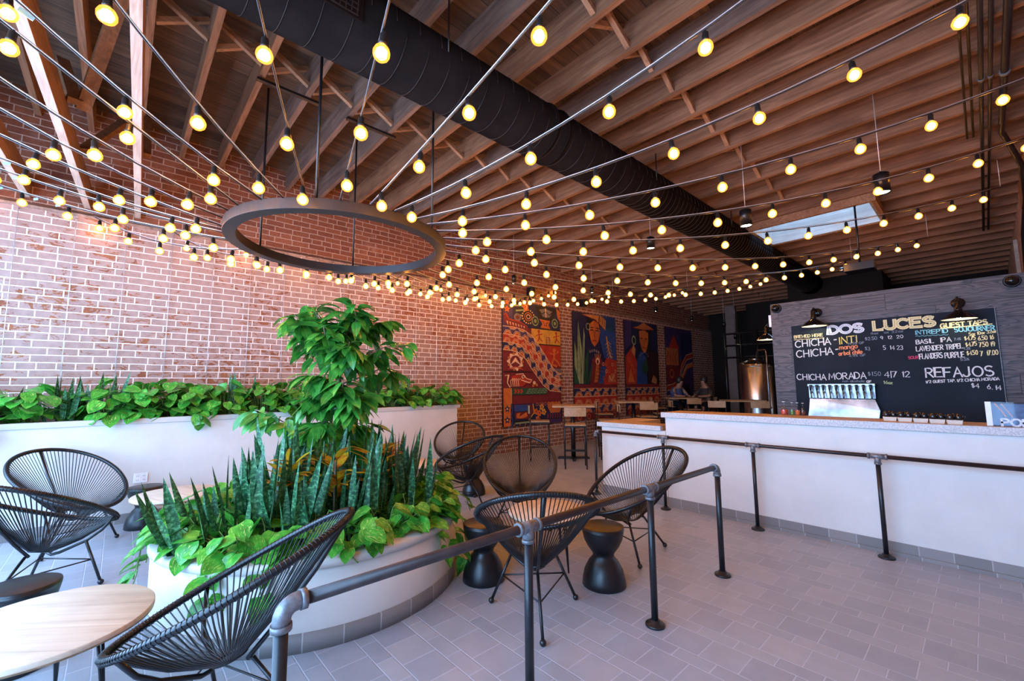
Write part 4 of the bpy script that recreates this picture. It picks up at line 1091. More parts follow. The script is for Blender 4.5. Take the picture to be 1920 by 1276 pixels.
for i in range(5):
    x = -.60 + .103*i; y = 5.20 - .028*i
    t = empty('flight_tray', (x, y, 1.105)); tag(t, 'cream tray on the bar top holding upturned black clay cups, %s from the tap tower' % ORD[i], 'tray', 'cup trays on the bar')
    n = MB(); b0_ = n.add([(-.042, -.05, 0), (.042, -.05, 0), (.042, .05, 0), (-.042, .05, 0), (-.048, -.055, .034), (.048, -.055, .034), (.048, .055, .034), (-.048, .055, .034)])
    for f in ((0, 3, 2, 1), (0, 1, 5, 4), (1, 2, 6, 5), (2, 3, 7, 6), (3, 0, 4, 7), (4, 5, 6, 7)): n.face([b0_+k for k in f])
    n.build('tray', tray_m, t)
    for k, (dx, dy) in enumerate(((-.024, -.02), (.025, -.018), (0, .026))):
        c = empty('clay_cup', (x+dx, y+dy, 1.14)); tag(c, 'upturned black clay cup, %s on the %s cream tray from the taps' % (('left', 'right', 'rear')[k], ORD[i]), 'cup', 'black clay cups')
        MB().lathe([(.021, 0), (.024, .012), (.023, .034), (.014, .046), (.015, .050), (0, .050)], (0, 0, 0), 16).build('body', ceram, c)
        MB().tube([(.021*math.cos(a0)+.0, -.021*math.sin(a0), 0) for a0 in (0,)]*1 + [(.024, -.004, .036), (.040, -.008, .030), (.040, -.008, .014), (.023, -.004, .010)][0:0] + [(.0235, -.004, .036), (.036, -.006, .031), (.037, -.006, .015), (.0235, -.004, .010)], .0035, 6).build('handle', ceram, c)
t = empty('menu_stand', (.02, 5.04, 1.107)); tag(t, 'clear acrylic sign holder on the bar top lettered POP, at the right edge', 'sign')
MB().box((-.03, -.002, .0), (.24, .002, .185)).build('acrylic_front', M['acrylic'], t)
MB().box((-.032, -.004, .0), (.0, .0045, .185)).build('side_strip', M['white_plastic'], t)
MB().box((-.03, .004, .0), (.24, .006, .17)).build('blue_card', plain('dusk_blue_card', (.10, .15, .27), .5, 0, .3, 20), t)
b = MB(); strokes(b, 'POP', .045, .004, .052, .014, .15, 0, 0, -.0035); b.build('lettering', CH['white'], t)
b = MB()
ribbon(b, [(.02, .172), (.055, .11), (.07, .075)], .007, .0035); ribbon(b, [(.055, .172), (.085, .11), (.105, .07)], .005, .0035)
b.build('streaks', CH['o'], t)
MB().box((-.03, -.002, .0), (.24, .06, .004)).build('foot', M['acrylic'], t)
# ------------------------------------------------------------------ painted murals
def paint(name, c): 
    return plain('paint_'+name, c, .55, 0, .18, 9)
PC = ['navy', 'black', 'orange', 'red', 'maroon', 'blue', 'yellow', 'green', 'sage', 'tan', 'cream', 'purple', 'flesh', 'grey']
PAL = [paint('navy', (.014, .018, .07)), paint('black', (.012, .010, .014)), paint('orange', (.56, .15, .03)), paint('red', (.40, .035, .018)), paint('maroon', (.16, .018, .025)),
       paint('blue', (.025, .07, .26)), paint('yellow', (.62, .33, .05)), paint('green', (.015, .075, .04)), paint('sage', (.24, .33, .17)), paint('tan', (.54, .24, .08)),
       paint('cream', (.74, .50, .30)), paint('purple', (.05, .03, .11)), paint('flesh', (.46, .13, .04)), paint('grey', (.18, .16, .18))]
class Mural:
    W = 1.90
    def __init__(s): s.mb = MB(); s.k = 0
    def P(s, u, v): return (.0325+.00006*s.k, u*s.W, v*s.W)
    def poly(s, pts, c):
        s.k += 1; n = s.mb.add([s.P(*p) for p in pts]); s.mb.face([n+i for i in range(len(pts))], PC.index(c))
    def disc(s, u, v, r, c, ry=None, k=18): s.poly([(u+r*math.cos(2*PI*i/k), v+(ry or r)*math.sin(2*PI*i/k)) for i in range(k)], c)
    def line(s, pts, w, c):
        s.k += 1; mb = MB(); ribbon(mb, pts, w, 0)
        n = s.mb.add([s.P(p[0], p[2]) for p in mb.v])
        for f in mb.f: s.mb.face([n+i for i in f], PC.index(c))
    def ringl(s, u, v, r, w, c, ry=None): s.line([(u+r*math.cos(2*PI*i/18), v+(ry or r)*math.sin(2*PI*i/18)) for i in range(19)], w, c)
    def star(s, u, v, r, c): s.poly([(u+(r if i % 2 == 0 else r*.45)*math.sin(PI*i/5), v+(r if i % 2 == 0 else r*.45)*math.cos(PI*i/5)) for i in range(10)], c)
    def rect(s, u0, v0, u1, v1, c): s.poly([(u0, v0), (u1, v0), (u1, v1), (u0, v1)], c)
    def arches(s, f, n, s0, s1, o0, o1, up=True, c1='orange', c2='cream'):
        for i in range(n):
            a, b = s0+(s1-s0)*(i+.08)/n, s0+(s1-s0)*(i+.92)/n
            for q, (col, w) in enumerate(((c2, .006), (c1, 0), ('cream', .005), ('red', 0), (c1, .006))):
                ins = (b-a)*.09*q; h = (o1-o0)*(1-.17*q)
                A, B = a+ins, b-ins; e = (B-A)*.25
                oo = (lambda t: o0+t*h) if up else (lambda t: o1-t*h)
                pts = [f(A, oo(0)), f(A+e, oo(.9)), f(B-e, oo(.9)), f(B, oo(0))]
                if w: s.line(pts, w, col)
                else: s.poly(pts, col)
    def build(s, y, z, h, label):
        t = empty('mural_panel', (XL, y, z)); tag(t, label, 'mural')
        MB().box((.002, 0, 0), (.032, s.W, h)).build('panel', M['black'], t)
        s.mb.build('painting', PAL, t)
def band(m, v0, v1, n=5):
    """straight band of stepped arches along the foot of a panel"""
    k = 3; hh = (v1-v0)/k
    for i, c in enumerate(('navy', 'red', 'purple')):
        a = v1-hh*(i+1); m.rect(0, a, 1, a+hh, c)
        f = lambda s, o, a=a: (s, a+o*hh)
        m.arches(f, n, 0, 1, .05, .62, True); m.arches(f, n, .1, 1.0, .62, .98, False, 'orange') if i % 2 == 0 else None
        m.line([(0, a+hh), (1, a+hh)], .008, 'cream')
H = 1.474
m = Mural(); 
m.rect(0, .0, 1, H, 'maroon'); m.rect(0, 1.10, 1, H, 'navy'); m.rect(0, 1.1, .16, H, 'purple')
# winged serpent and mask at the top
for i in range(7): m.line([(.16+.02*i, 1.44-.035*i), (.28+.02*i, 1.45-.03*i), (.40, 1.40-.03*i)], .022, 'sage' if i % 2 else 'black')
m.disc(.42, 1.27, .11, 'black'); 
for i in range(16): m.disc(.42+.10*math.cos(i*PI/8), 1.27+.10*math.sin(i*PI/8), .012, 'cream', k=8)
m.ringl(.42, 1.27, .06, .014, 'flesh'); m.ringl(.42, 1.27, .03, .012, 'cream'); m.poly([(.30, 1.47), (.42, 1.46), (.42, 1.36), (.36, 1.34)], 'orange'); m.line([(.33, 1.45), (.40, 1.43), (.38, 1.37)], .012, 'cream')
m.star(.07, 1.44, .05, 'orange'); m.star(.07, 1.34, .055, 'orange'); m.disc(.07, 1.34, .015, 'red', k=8)
m.disc(.24, 1.24, .06, 'grey'); m.disc(.24, 1.24, .03, 'maroon')
m.poly([(.02, 1.25), (.05, 1.29), (.10, 1.20), (.28, 1.18), (.40, 1.12), (.40, 1.08), (.34, 1.06), (.10, 1.10), (.02, 1.17)], 'maroon'); m.line([(.02, 1.25), (.05, 1.28), (.10, 1.20), (.28, 1.18), (.40, 1.12), (.39, 1.07)], .014, 'red')
for i in range(7): m.poly([(.06+.045*i, 1.17-.008*i), (.085+.045*i, 1.168-.008*i), (.085+.045*i, 1.11-.004*i)], 'cream')
m.poly([(.54, 1.44), (.72, 1.47), (.93, 1.44), (.86, 1.26), (.78, 1.22), (.70, 1.23), (.62, 1.27)], 'black'); m.poly([(.60, 1.40), (.72, 1.43), (.86, 1.40), (.80, 1.30), (.68, 1.30)], 'grey')
m.line([(.73, 1.43), (.735, 1.30)], .018, 'cream'); m.line([(.60, 1.40), (.66, 1.34), (.72, 1.38)], .014, 'black'); m.line([(.74, 1.38), (.80, 1.34), (.87, 1.40)], .014, 'black')
m.poly([(.61, 1.26), (.81, 1.25), (.78, 1.18), (.82, 1.12), (.63, 1.13), (.67, 1.19)], 'orange'); m.line([(.65, 1.23), (.70, 1.21), (.70, 1.17), (.74, 1.17), (.74, 1.21), (.78, 1.22)], .012, 'maroon')
for u in (.54, .90): m.disc(u, 1.22, .06, 'sage', .075); m.disc(u, 1.22, .045, 'black', .055); m.disc(u, 1.22, .025, 'sage', .03)
m.poly([(.93, 1.47), (1, 1.42), (1, 1.26), (.95, 1.32)], 'orange')
# yellow frieze and red dancer
m.rect(.47, .88, 1, 1.11, 'yellow'); m.line([(.47, .875), (1, .875)], .016, 'black'); m.line([(.47, 1.11), (1, 1.11)], .016, 'black')
for u0 in (.60, .92):
    m.disc(u0, 1.07, .022, 'red'); m.line([(u0, 1.05), (u0+.01, .98), (u0-.02, .92)], .02, 'red'); m.line([(u0, .98), (u0+.06, .92)], .016, 'red'); m.line([(u0-.05, 1.0), (u0, 1.02), (u0+.06, 1.03)], .014, 'red')
m.poly([(.73, .89), (.735, .99), (.76, 1.03), (.79, .99), (.80, .89)], 'tan'); m.line([(.73, .89), (.735, .99), (.79, .99), (.80, .89)], .008, 'maroon')
m.rect(.62, .52, 1, .865, 'red'); m.rect(.62, .52, 1, .56, 'maroon')
m.disc(.88, .80, .032, 'orange'); m.line([(.88, .77), (.87, .68), (.83, .58), (.92, .55)], .03, 'orange'); m.line([(.80, .75), (.88, .73), (.96, .78)], .016, 'orange'); m.line([(.87, .68), (.95, .62), (.98, .56)], .024, 'orange')
m.rect(.80, .33, 1, .515, 'grey'); m.ringl(.93, .42, .05, .014, 'maroon'); m.line([(.82, .50), (.92, .40)], .012, 'tan')
# flowing band
TOP = [(0, 1.09), (.16, 1.09), (.32, 1.07), (.46, 1.0), (.58, .87), (.68, .74), (.78, .60), (.88, .48), (1, .43)]
BOT = [(0, .76), (.12, .755), (.24, .73), (.36, .64), (.46, .50), (.56, .38), (.66, .26), (.78, .18), (1, .155)]
def bf(s, o):
    q = s*8; i = min(7, int(q)); r = q-i
    a = (TOP[i][0]+(TOP[i+1][0]-TOP[i][0])*r, TOP[i][1]+(TOP[i+1][1]-TOP[i][1])*r); b = (BOT[i][0]+(BOT[i+1][0]-BOT[i][0])*r, BOT[i][1]+(BOT[i+1][1]-BOT[i][1])*r)
    return (b[0]+(a[0]-b[0])*o, b[1]+(a[1]-b[1])*o)
for i, c in enumerate(('navy', 'red', 'purple')):
    o0, o1 = i/3, (i+1)/3
    m.poly([bf(k/24, o0) for k in range(25)] + [bf(1-k/24, o1) for k in range(25)], c)
    f = lambda s, o, o0=o0: bf(s, o0+o/3)
    m.arches(f, 8, 0, 1, .05, .60, True); m.arches(f, 8, .06, 1, .66, .98, False, 'tan')
for o in (0, 1/3, 2/3, 1): m.line([bf(k/24, o) for k in range(25)], .009, 'cream')
# crowned head, dog, fish scales, stars and hands
m.disc(.19, .60, .115, 'cream'); m.disc(.19, .60, .085, 'maroon')
for i in range(14): m.disc(.19+.115*math.cos(i*PI/7), .60+.115*math.sin(i*PI/7), .02, 'cream' if i % 2 else 'flesh', k=8)
m.poly([(.11, .55), (.19, .66), (.28, .55), (.22, .58), (.19, .60), (.16, .58)], 'cream'); m.line([(.08, .49), (.19, .53), (.31, .49)], .014, 'red')
m.line([(0, .455), (.46, .455)], .014, 'black')
m.line([(.03, .40), (.08, .41), (.06, .30), (.10, .24)], .014, 'cream'); m.poly([(.12, .38), (.20, .42), (.33, .42), (.38, .36), (.46, .34), (.45, .29), (.36, .29), (.30, .25), (.16, .25)], 'red')
m.line([(.20, .42), (.31, .43), (.37, .36), (.46, .34), (.42, .30), (.28, .34)], .013, 'cream'); m.disc(.31, .385, .025, 'cream'); m.disc(.315, .383, .012, 'black')
for i in range(5): m.line([(.12+.03*i, .25), (.11+.03*i, .33), (.15+.03*i, .36)], .010, 'cream')
m.disc(.50, .30, .026, 'cream'); m.disc(.54, .27, .022, 'flesh'); m.disc(.48, .26, .022, 'flesh')
m.rect(0, .0, .13, .225, 'tan'); m.rect(0, .0, .11, .22, 'orange'); m.rect(.13, .13, .72, .225, 'green')
for i in range(3): m.poly([(.16+.05*i, .15), (.19+.05*i, .15), (.21+.05*i, .18), (.19+.05*i, .21), (.16+.05*i, .21), (.18+.05*i, .18)], 'red')
for r in range(3):
    for i in range(6): m.line([(.36+.06*i+.02*r, .15+.027*r), (.385+.06*i+.02*r, .157+.027*r), (.405+.06*i+.02*r, .15+.027*r)], .009, 'sage')
# shift the composition up and add the foot
for v_ in range(len(m.mb.v)):
    x, y, z = m.mb.v[v_]; m.mb.v[v_] = (x, y, z*(2.79-.47)/ (H*1.9) + .47)
m.W = 1.9
m.rect(0, 0, .11, .25, 'orange'); m.rect(.13, 0, 1, .25, 'navy'); m.line([(.115, 0), (.14, .06), (.115, .12), (.14, .18), (.12, .25)], .02, 'blue')
for v in (.20, .075): m.star(.055, v, .05, 'navy'); m.disc(.055, v, .012, 'cream', k=8)
m.poly([(.16, .24), (.46, .24), (.48, .14), (.38, .07), (.18, .08)], 'maroon'); m.rect(.17, .16, .40, .235, 'blue'); m.poly([(.20, .14), (.26, .15), (.24, .10), (.36, .15), (.38, .10), (.30, .08), (.2, .09)], 'orange'); m.line([(.47, .24), (.49, .14), (.40, .06)], .014, 'yellow')
for u, v in ((.62, .20), (.58, .13), (.66, .14), (.55, .06), (.52, .15)): 
    for i in range(5): m.disc(u+.026*math.cos(i*1.257), v+.026*math.sin(i*1.257), .016, 'yellow' if u > .6 else 'orange', k=7)
    m.disc(u, v, .012, 'red', k=7)
m.poly([(.74, .25), (.72, .20), (.78, .12), (.95, .12), (.99, .19), (.97, .25)], 'flesh')
for i in range(4): m.line([(.76+.06*i, .20), (.75+.065*i, .25)], .03, 'flesh')
for i in range(9): m.disc(.16+.09*i, .012, .010, 'orange', k=7); m.ringl(.54+.05*i, .235, .018, .006, 'orange')
for i in range(6): m.line([(.72+.045*i, .055), (.735+.045*i, .09), (.72+.045*i, .11)], .010, 'red')
m.line([(.14, .25), (.14, .05), (1, .05)], .010, 'black'); m.line([(.17, .16), (.40, .16), (.40, .235)], .008, 'black')
m.line([(.18, .03), (.5, .035)], .018, 'sage'); m.rect(.60, 0, .97, .045, 'purple')
m.build(6.13, .56, 2.79, 'tall painted panel nearest the bar stools, with a flowing red and orange patterned band')
def figure_panel(hat, face_u, robe, left, v_face):
    m = Mural(); h = 2.79/1.9
    m.rect(0, 0, 1, h, 'navy'); band(m, .08, .42, 5 if left == 'agave' else 5); m.rect(0, 0, 1, .08, 'maroon'); m.rect(0, .42, 1, .47, 'maroon')
    for i in range(5): m.ringl(.1+.2*i, .035, .035, .012, 'orange'); 
    return m, h
m, h = figure_panel('tan', .45, 'flesh', 'agave', 1.15)
m.poly([(.55, h), (1, h), (1, .80), (.7, .85), (.6, 1.1)], 'blue'); m.poly([(.62, .47), (1, .47), (1, .82), (.75, .86), (.64, .7)], 'red'); m.poly([(.35, .47), (.66, .47), (.70, .75), (.55, .9), (.40, .82)], 'maroon')
m.poly([(.30, 1.42), (.62, 1.42), (.58, 1.12), (.34, 1.10)], 'black')                                   # hair
m.poly([(.36, 1.32), (.46, 1.38), (.58, 1.35), (.61, 1.22), (.56, 1.08), (.47, 1.0), (.40, 1.06), (.35, 1.2)], 'flesh'); m.poly([(.36, 1.30), (.45, 1.36), (.46, 1.02), (.40, 1.06), (.35, 1.2)], 'orange')
m.poly([(.18, 1.44), (.50, 1.40), (.62, 1.32), (.74, 1.26), (.76, 1.40), (.66, 1.46), (.40, 1.46)], 'tan'); m.line([(.20, 1.44), (.50, 1.39), (.72, 1.26)], .014, 'maroon'); m.line([(.60, 1.45), (.58, 1.34)], .02, 'maroon')
m.line([(.38, 1.23), (.43, 1.245), (.45, 1.225)], .014, 'black'); m.line([(.51, 1.23), (.55, 1.245), (.58, 1.225)], .014, 'black'); m.line([(.38, 1.27), (.45, 1.275)], .012, 'black'); m.line([(.51, 1.275), (.59, 1.265)], .012, 'black'); m.line([(.485, 1.24), (.47, 1.14), (.50, 1.13)], .010, 'maroon'); m.line([(.43, 1.085), (.48, 1.095), (.53, 1.085)], .018, 'red')
m.ringl(.33, 1.28, .045, .014, 'sage')
for i in range(5): m.disc(.36+.05*i, .95-.01*abs(i-2), .022, 'grey', k=8)
for pts, c in (([(.0, .48), (.02, 1.10), (.10, .80), (.14, .48)], 'sage'), ([(.06, .48), (.10, 1.38), (.18, .95), (.16, .48)], 'sage'), ([(.14, .48), (.22, 1.28), (.25, 1.15), (.22, .7), (.20, .48)], 'sage'), ([(.20, .48), (.24, .8), (.33, 1.0), (.30, .6), (.26, .48)], 'green'),
               ([(.26, .48), (.33, .62), (.42, .80), (.36, .55), (.32, .48)], 'green'), ([(0, .48), (.0, .75), (.08, .55), (.1, .48)], 'green')):
    m.poly(pts, c); m.line([pts[0], pts[1]], .008, 'black'); m.line([pts[1], pts[-1]], .008, 'black')
m.poly([(.44, .50), (.50, .78), (.56, .80), (.56, .66), (.52, .50)], 'flesh'); m.poly([(.54, .48), (.60, .72), (.74, .74), (.70, .6), (.64, .48)], 'blue')
m.disc(.53, .80, .05, 'cream', .05); m.disc(.53, .79, .025, 'maroon', .03)
for i in range(4): m.line([(.49+.03*i, .84), (.47+.045*i, .90)], .012, 'tan')
m.line([(.76, 1.16), (.80, .98), (.86, .86)], .025, 'yellow')
for i in range(5): m.line([(.79+.012*i, 1.1-.05*i), (.73+.012*i, 1.04-.05*i)], .012, 'tan'); m.line([(.79+.012*i, 1.1-.05*i), (.86+.012*i, 1.06-.05*i)], .012, 'tan')
for i in range(6): m.ringl(.80+.07*(i % 3), 1.28+.07*(i//3), .028, .010, 'green')
m.poly([(.76, .50), (.84, .62), (.95, .64), (.97, .50)], 'flesh'); m.line([(.80, .60), (.86, .52), (.92, .60)], .012, 'cream')
for i in range(5):
    for j in range(3): m.ringl(.66+.075*i, .56+.10*j, .022, .006, ('orange', 'maroon', 'cream')[(i+j) % 3])
for i in range(8): m.line([(.60+.05*i, h), (.62+.05*i, 1.40-.02*i), (.60+.05*i, 1.30)], .008, 'black')
for i in range(5): m.line([(.45+.02*i, .55+.05*i), (.62+.02*i, .52+.05*i)], .006, 'black')
m.build(8.53, .56, 2.79, 'painted panel with agave leaves and a face under a tan hat')
m, h = figure_panel('tan', .5, 'blue', 'plain', 1.1)
m.poly([(0, .47), (.3, .47), (.34, .8), (.2, 1.05), (0, .9)], 'red'); m.poly([(.3, .47), (.62, .47), (.6, .9), (.45, 1.0), (.33, .85)], 'blue'); m.poly([(.62, .47), (1, .47), (1, 1.0), (.75, 1.05), (.6, .85)], 'black'); m.poly([(0, 1.0), (.2, 1.1), (.2, h), (0, h)], 'purple')
m.poly([(.36, 1.36), (.78, 1.36), (.76, 1.0), (.40, 1.0)], 'black'); m.poly([(.42, 1.32), (.58, 1.35), (.70, 1.31), (.69, 1.15), (.62, 1.0), (.56, .97), (.49, 1.02), (.43, 1.15)], 'flesh'); m.poly([(.55, 1.33), (.70, 1.31), (.69, 1.15), (.62, 1.0), (.56, .97)], 'orange')
m.poly([(.24, 1.36), (.40, 1.40), (.56, 1.47), (.72, 1.43), (.90, 1.38), (.74, 1.36), (.56, 1.34)], 'flesh'); m.line([(.25, 1.36), (.56, 1.345), (.90, 1.38)], .016, 'maroon')
for u in (.49, .63): m.line([(u-.03, 1.20), (u, 1.215), (u+.03, 1.20)], .014, 'black')
m.line([(.565, 1.22), (.555, 1.11), (.585, 1.10)], .010, 'maroon'); m.line([(.51, 1.055), (.56, 1.06), (.61, 1.055)], .016, 'red')
m.disc(.26, 1.16, .06, 'sage', .08); m.disc(.26, 1.16, .035, 'black', .05); m.poly([(.18, .98), (.24, 1.10), (.30, 1.02), (.27, .9)], 'tan')
m.poly([(.45, .70), (.54, .84), (.62, .92), (.66, .7), (.58, .6)], 'green'); m.poly([(.74, .5), (.82, .62), (.92, .55), (.9, .47)], 'tan'); m.poly([(.05, .5), (.14, .72), (.24, .5)], 'orange')
for i in range(7): m.disc(.43+.04*i, .93-.006*(i-3)**2+.05, .014, 'grey', k=7)
for i in range(4):
    m.line([(.36+.06*i, .50), (.38+.06*i, .70), (.36+.06*i, .86)], .008, 'navy'); m.ringl(.10+.05*i, .85-.06*i, .03, .008, 'orange')
for i in range(6): m.line([(.66+.05*i, .5), (.70+.05*i, .75), (.68+.05*i, 1.0)], .008, 'maroon')
m.build(10.88, .56, 2.79, 'dark painted panel with a long face under a red brimmed hat, third from the street')
m = Mural(); h = 2.79/1.9
m.rect(0, 0, 1, h, 'purple'); m.poly([(0, .2), (.4, .2), (.75, .75), (1, .9), (1, 1.1), (.6, 1.0), (.3, .6), (0, .5)], 'maroon'); m.rect(0, .8, .45, 1.1, 'flesh'); m.rect(.0, .5, .4, .8, 'maroon')
m.poly([(.1, 1.1), (.3, 1.35), (.5, 1.1)], 'red'); m.rect(.55, .9, 1, 1.4, 'navy')
TOP2 = [(1, 1.0), (.75, .95), (.55, .75), (.45, .5), (.2, .42), (0, .4)]
for o, c in ((0, 'red'), (.09, 'purple'), (.18, 'orange')): m.line([(u, v-o) for u, v in TOP2], .06, c)
for o in (.045, .135, -.045): m.line([(u, v-o) for u, v in TOP2], .012, 'cream')
for i in range(4): m.line([(.08+.09*i, .84), (.05+.09*i, .94), (.10+.09*i, 1.04)], .018, 'maroon')
m.ringl(.18, .65, .07, .02, 'orange'); m.rect(0, 0, 1, .2, 'navy'); m.poly([(.55, .2), (.9, .2), (.8, .45), (.65, .45)], 'black')
m.build(13.30, .56, 2.79, 'dim painted panel in the dark back corner, farthest from the street')
# ------------------------------------------------------------------ plants
def rnd(a, b): return random.uniform(a, b)
def snake_plant(x, y, z, n, h, spread, label, group, lean=None):
    b = MB()
    for i in range(n):
        a = rnd(0, 2*PI); r = spread*math.sqrt(rnd(0, 1)); L = h*rnd(.5, 1.08); t = rnd(.03, .34)
        d = Vector((math.cos(a)*t, math.sin(a)*t, 1))
        if lean: d += Vector((lean[0], lean[1], 0))*rnd(.3, 1)
        up = Vector((math.cos(a+rnd(-1.5, 1.5)), math.sin(a+rnd(-1.5, 1.5)), 0))
        b.leaf((x*0+math.cos(a)*r, math.sin(a)*r, -.02), d, up, L, L*rnd(.07, .10)+.010, .38, rnd(-.12, .12), 'sword', 9)
    o = b.build('snake_plant', M['leaf_snake'], None, (x, y, z)); tag(o, label, 'snake plant', group); return o
def pothos(x, y, z, n, spread, label, group, trail=(), up=.22, size=.125):
    """leaves on short stalks round a crown, plus trails given as lists of offsets"""
    b, s = MB(), MB()
    for i in range(n):
        a = rnd(0, 2*PI); r = spread*math.sqrt(rnd(.02, 1)); h = up*rnd(.25, 1)*(1.1-.5*r/spread)
        p = Vector((math.cos(a)*r, math.sin(a)*r, h)); L = size*rnd(.7, 1.25)
        d = Vector((math.cos(a+rnd(-.7, .7)), math.sin(a+rnd(-.7, .7)), rnd(-.55, .35)))
        b.leaf(p, d+Vector((0, 0, -.35)), (math.cos(a)*.9+rnd(-.3, .3), math.sin(a)*.9+rnd(-.3, .3), .8), L, L*rnd(.78, .95), .16, rnd(.1, .6), 'heart', 6)
        s.tube([(p.x*.35, p.y*.35, -.01), (p.x*.75, p.y*.75, h*.8), p], .0028, 4)
    for tr in trail:
        q = [Vector(v) for v in tr]; s.tube(q, .0032, 5)
        for j, v in enumerate(q):
            if j == 0: continue
            for k in range(2):
                L = size*rnd(.75, 1.15); a = rnd(0, 2*PI)
                o_ = (q[-1]-q[0]); o_.z = 0; o_ = o_.normalized() if o_.length > .01 else Vector((1, 0, 0))
                d = o_*rnd(.2, .9)+Vector((math.cos(a)*.7, math.sin(a)*.7, rnd(-.8, .1)))
                b.leaf(v + (q[j-1]-v)*rnd(0, .6), d, o_*.6+Vector((0, 0, 1)), L, L*rnd(.72, .88), .22, rnd(.4, 1.0), 'heart', 6)
    o = b.build('pothos_plant', M['leaf_pothos'], None, (x, y, z)); tag(o, label, 'pothos', group)
    s.build('stems', M['stem'], o); return o
ZL = 1.07
gl, gs = 'pothos in the long planter', 'snake plants in the long planter'
for i, (y, n, h) in enumerate(((-.95, 5, .42), (-.42, 12, .56), (-.18, 10, .62), (.95, 8, .58), (1.22, 8, .62), (2.35, 10, .60), (2.65, 8, .56), (3.55, 10, .58), (3.85, 8, .52), (4.22, 7, .46))):
    snake_plant(-6.72+rnd(-.08, .06), y, ZL, n, h, .13, 'upright snake plant in the long planter, %s from the street end' % ORD[i], gs)
tr = {0: [[(.2, .1, .1), (.33, .12, .06), (.40, .14, -.03), (.42, .10, -.12)]], 5: [[(.2, .0, .1), (.34, .0, .06), (.385, .02, -.04)]], 8: [[(.2, 0, .08), (.36, .0, .03), (.39, .01, -.08), (.385, .02, -.17)]], 2: [[(.0, .1, .2), (-.2, .15, .38), (-.28, .2, .46)]], 6: [[(-.1, 0, .2), (-.28, .05, .36), (-.3, .1, .44)]]}
for i, y in enumerate((-1.05, -.72, -.05, .22, .50, .72, 1.02, 1.48, 1.72, 1.98, 2.25, 2.95, 3.25, 3.60, 4.05, 4.32)):
    pothos(-6.63+rnd(-.04, .05), y, ZL, 64 if y < 2.5 else 48, .27, 'leafy green pothos in the long planter, %s from the street end' % ORD[i], gl, tr.get(i, ()), .50, .155)
ZR = .45
gr, gp = 'snake plants in the round planter', 'pothos round the rim of the round planter'
sp = [(-3.30, .46, .52), (-3.20, .66, .60), (-3.42, .82, .66), (-3.05, .86, .62), (-3.28, 1.00, .70), (-3.62, .78, .66), (-2.98, 1.12, .60), (-3.20, 1.24, .66), (-3.72, 1.06, .72),
      (-3.02, 1.40, .62), (-3.42, 1.42, .70), (-3.20, 1.58, .66), (-3.70, 1.52, .70), (-3.10, 1.74, .60), (-3.50, 1.80, .68), (-3.95, 1.30, .66), (-3.86, 1.88, .64)]
for i, (x, y, h) in enumerate(sp):
    snake_plant(x, y, ZR, 13, h*1.06, .17, 'banded snake plant in the round planter, %s counting from its street side' % ORD[i], gr, (0, -.35) if i == 0 else None)
for i, (x, y) in enumerate(((-3.30, .92), (-3.12, 1.16), (-3.48, 1.18), (-3.16, 1.46), (-3.40, 1.66))):
    b = MB()
    for k in range(26):
        a = rnd(0, 2*PI); z = rnd(.20, .50); b.leaf((math.cos(a)*.02, math.sin(a)*.02, z), (math.cos(a), math.sin(a), rnd(.2, 1.1)), (0, 0, 1), rnd(.14, .22), rnd(.055, .085), .2, .5, 'lance', 6)
    o = b.build('croton_plant', M['leaf_croton'], None, (x, y, ZR)); tag(o, 'yellow and red croton among the snake plants, %s from the street side' % ORD[i], 'croton', 'crotons in the round planter')
    MB().tube([(0, 0, -.02), (0, 0, .48)], .007, 5).build('stem', M['bark'], o)
n = 17
for i in range(n):
    a = math.radians(-160 + 245*i/(n-1)); r = .84; ca, sa = math.cos(a), math.sin(a)
    trs = []
    def T(*off): trs.append([(ca*o+(-sa)*s, sa*o+ca*s, z) for o, s, z in off])
    if i in (2, 3, 4): T((0, 0, .06), (.15, 0, .07), (.25, .02, -.04), (.27, .05, -.20))
    if i == 3: T((0, .1, .06), (.2, .1, .06), (.30, .06, -.10), (.33, .02, -.28), (.34, .05, -.36))
    if i in (7, 8, 12): T((0, 0, .05), (.16, .02, .06), (.23, .04, -.06), (.235, .06, -.16))
    if i in (13, 14): T((0, 0, .05), (.18, 0, .05), (.26, 0, -.10), (.28, .03, -.25), (.31, .06, -.32))
    if i in (15, 16): T((0, 0, .08), (.2, 0, .10), (.34, .02, .0), (.38, .04, -.12))
    pothos(RPC.x+ca*r, RPC.y+sa*r, ZR, 30 if 5 < i < 12 else 36, .22, 'trailing variegated pothos at the rim of the round planter, %s counting from its far left' % ORD[i], gp, trs, .26, .125)
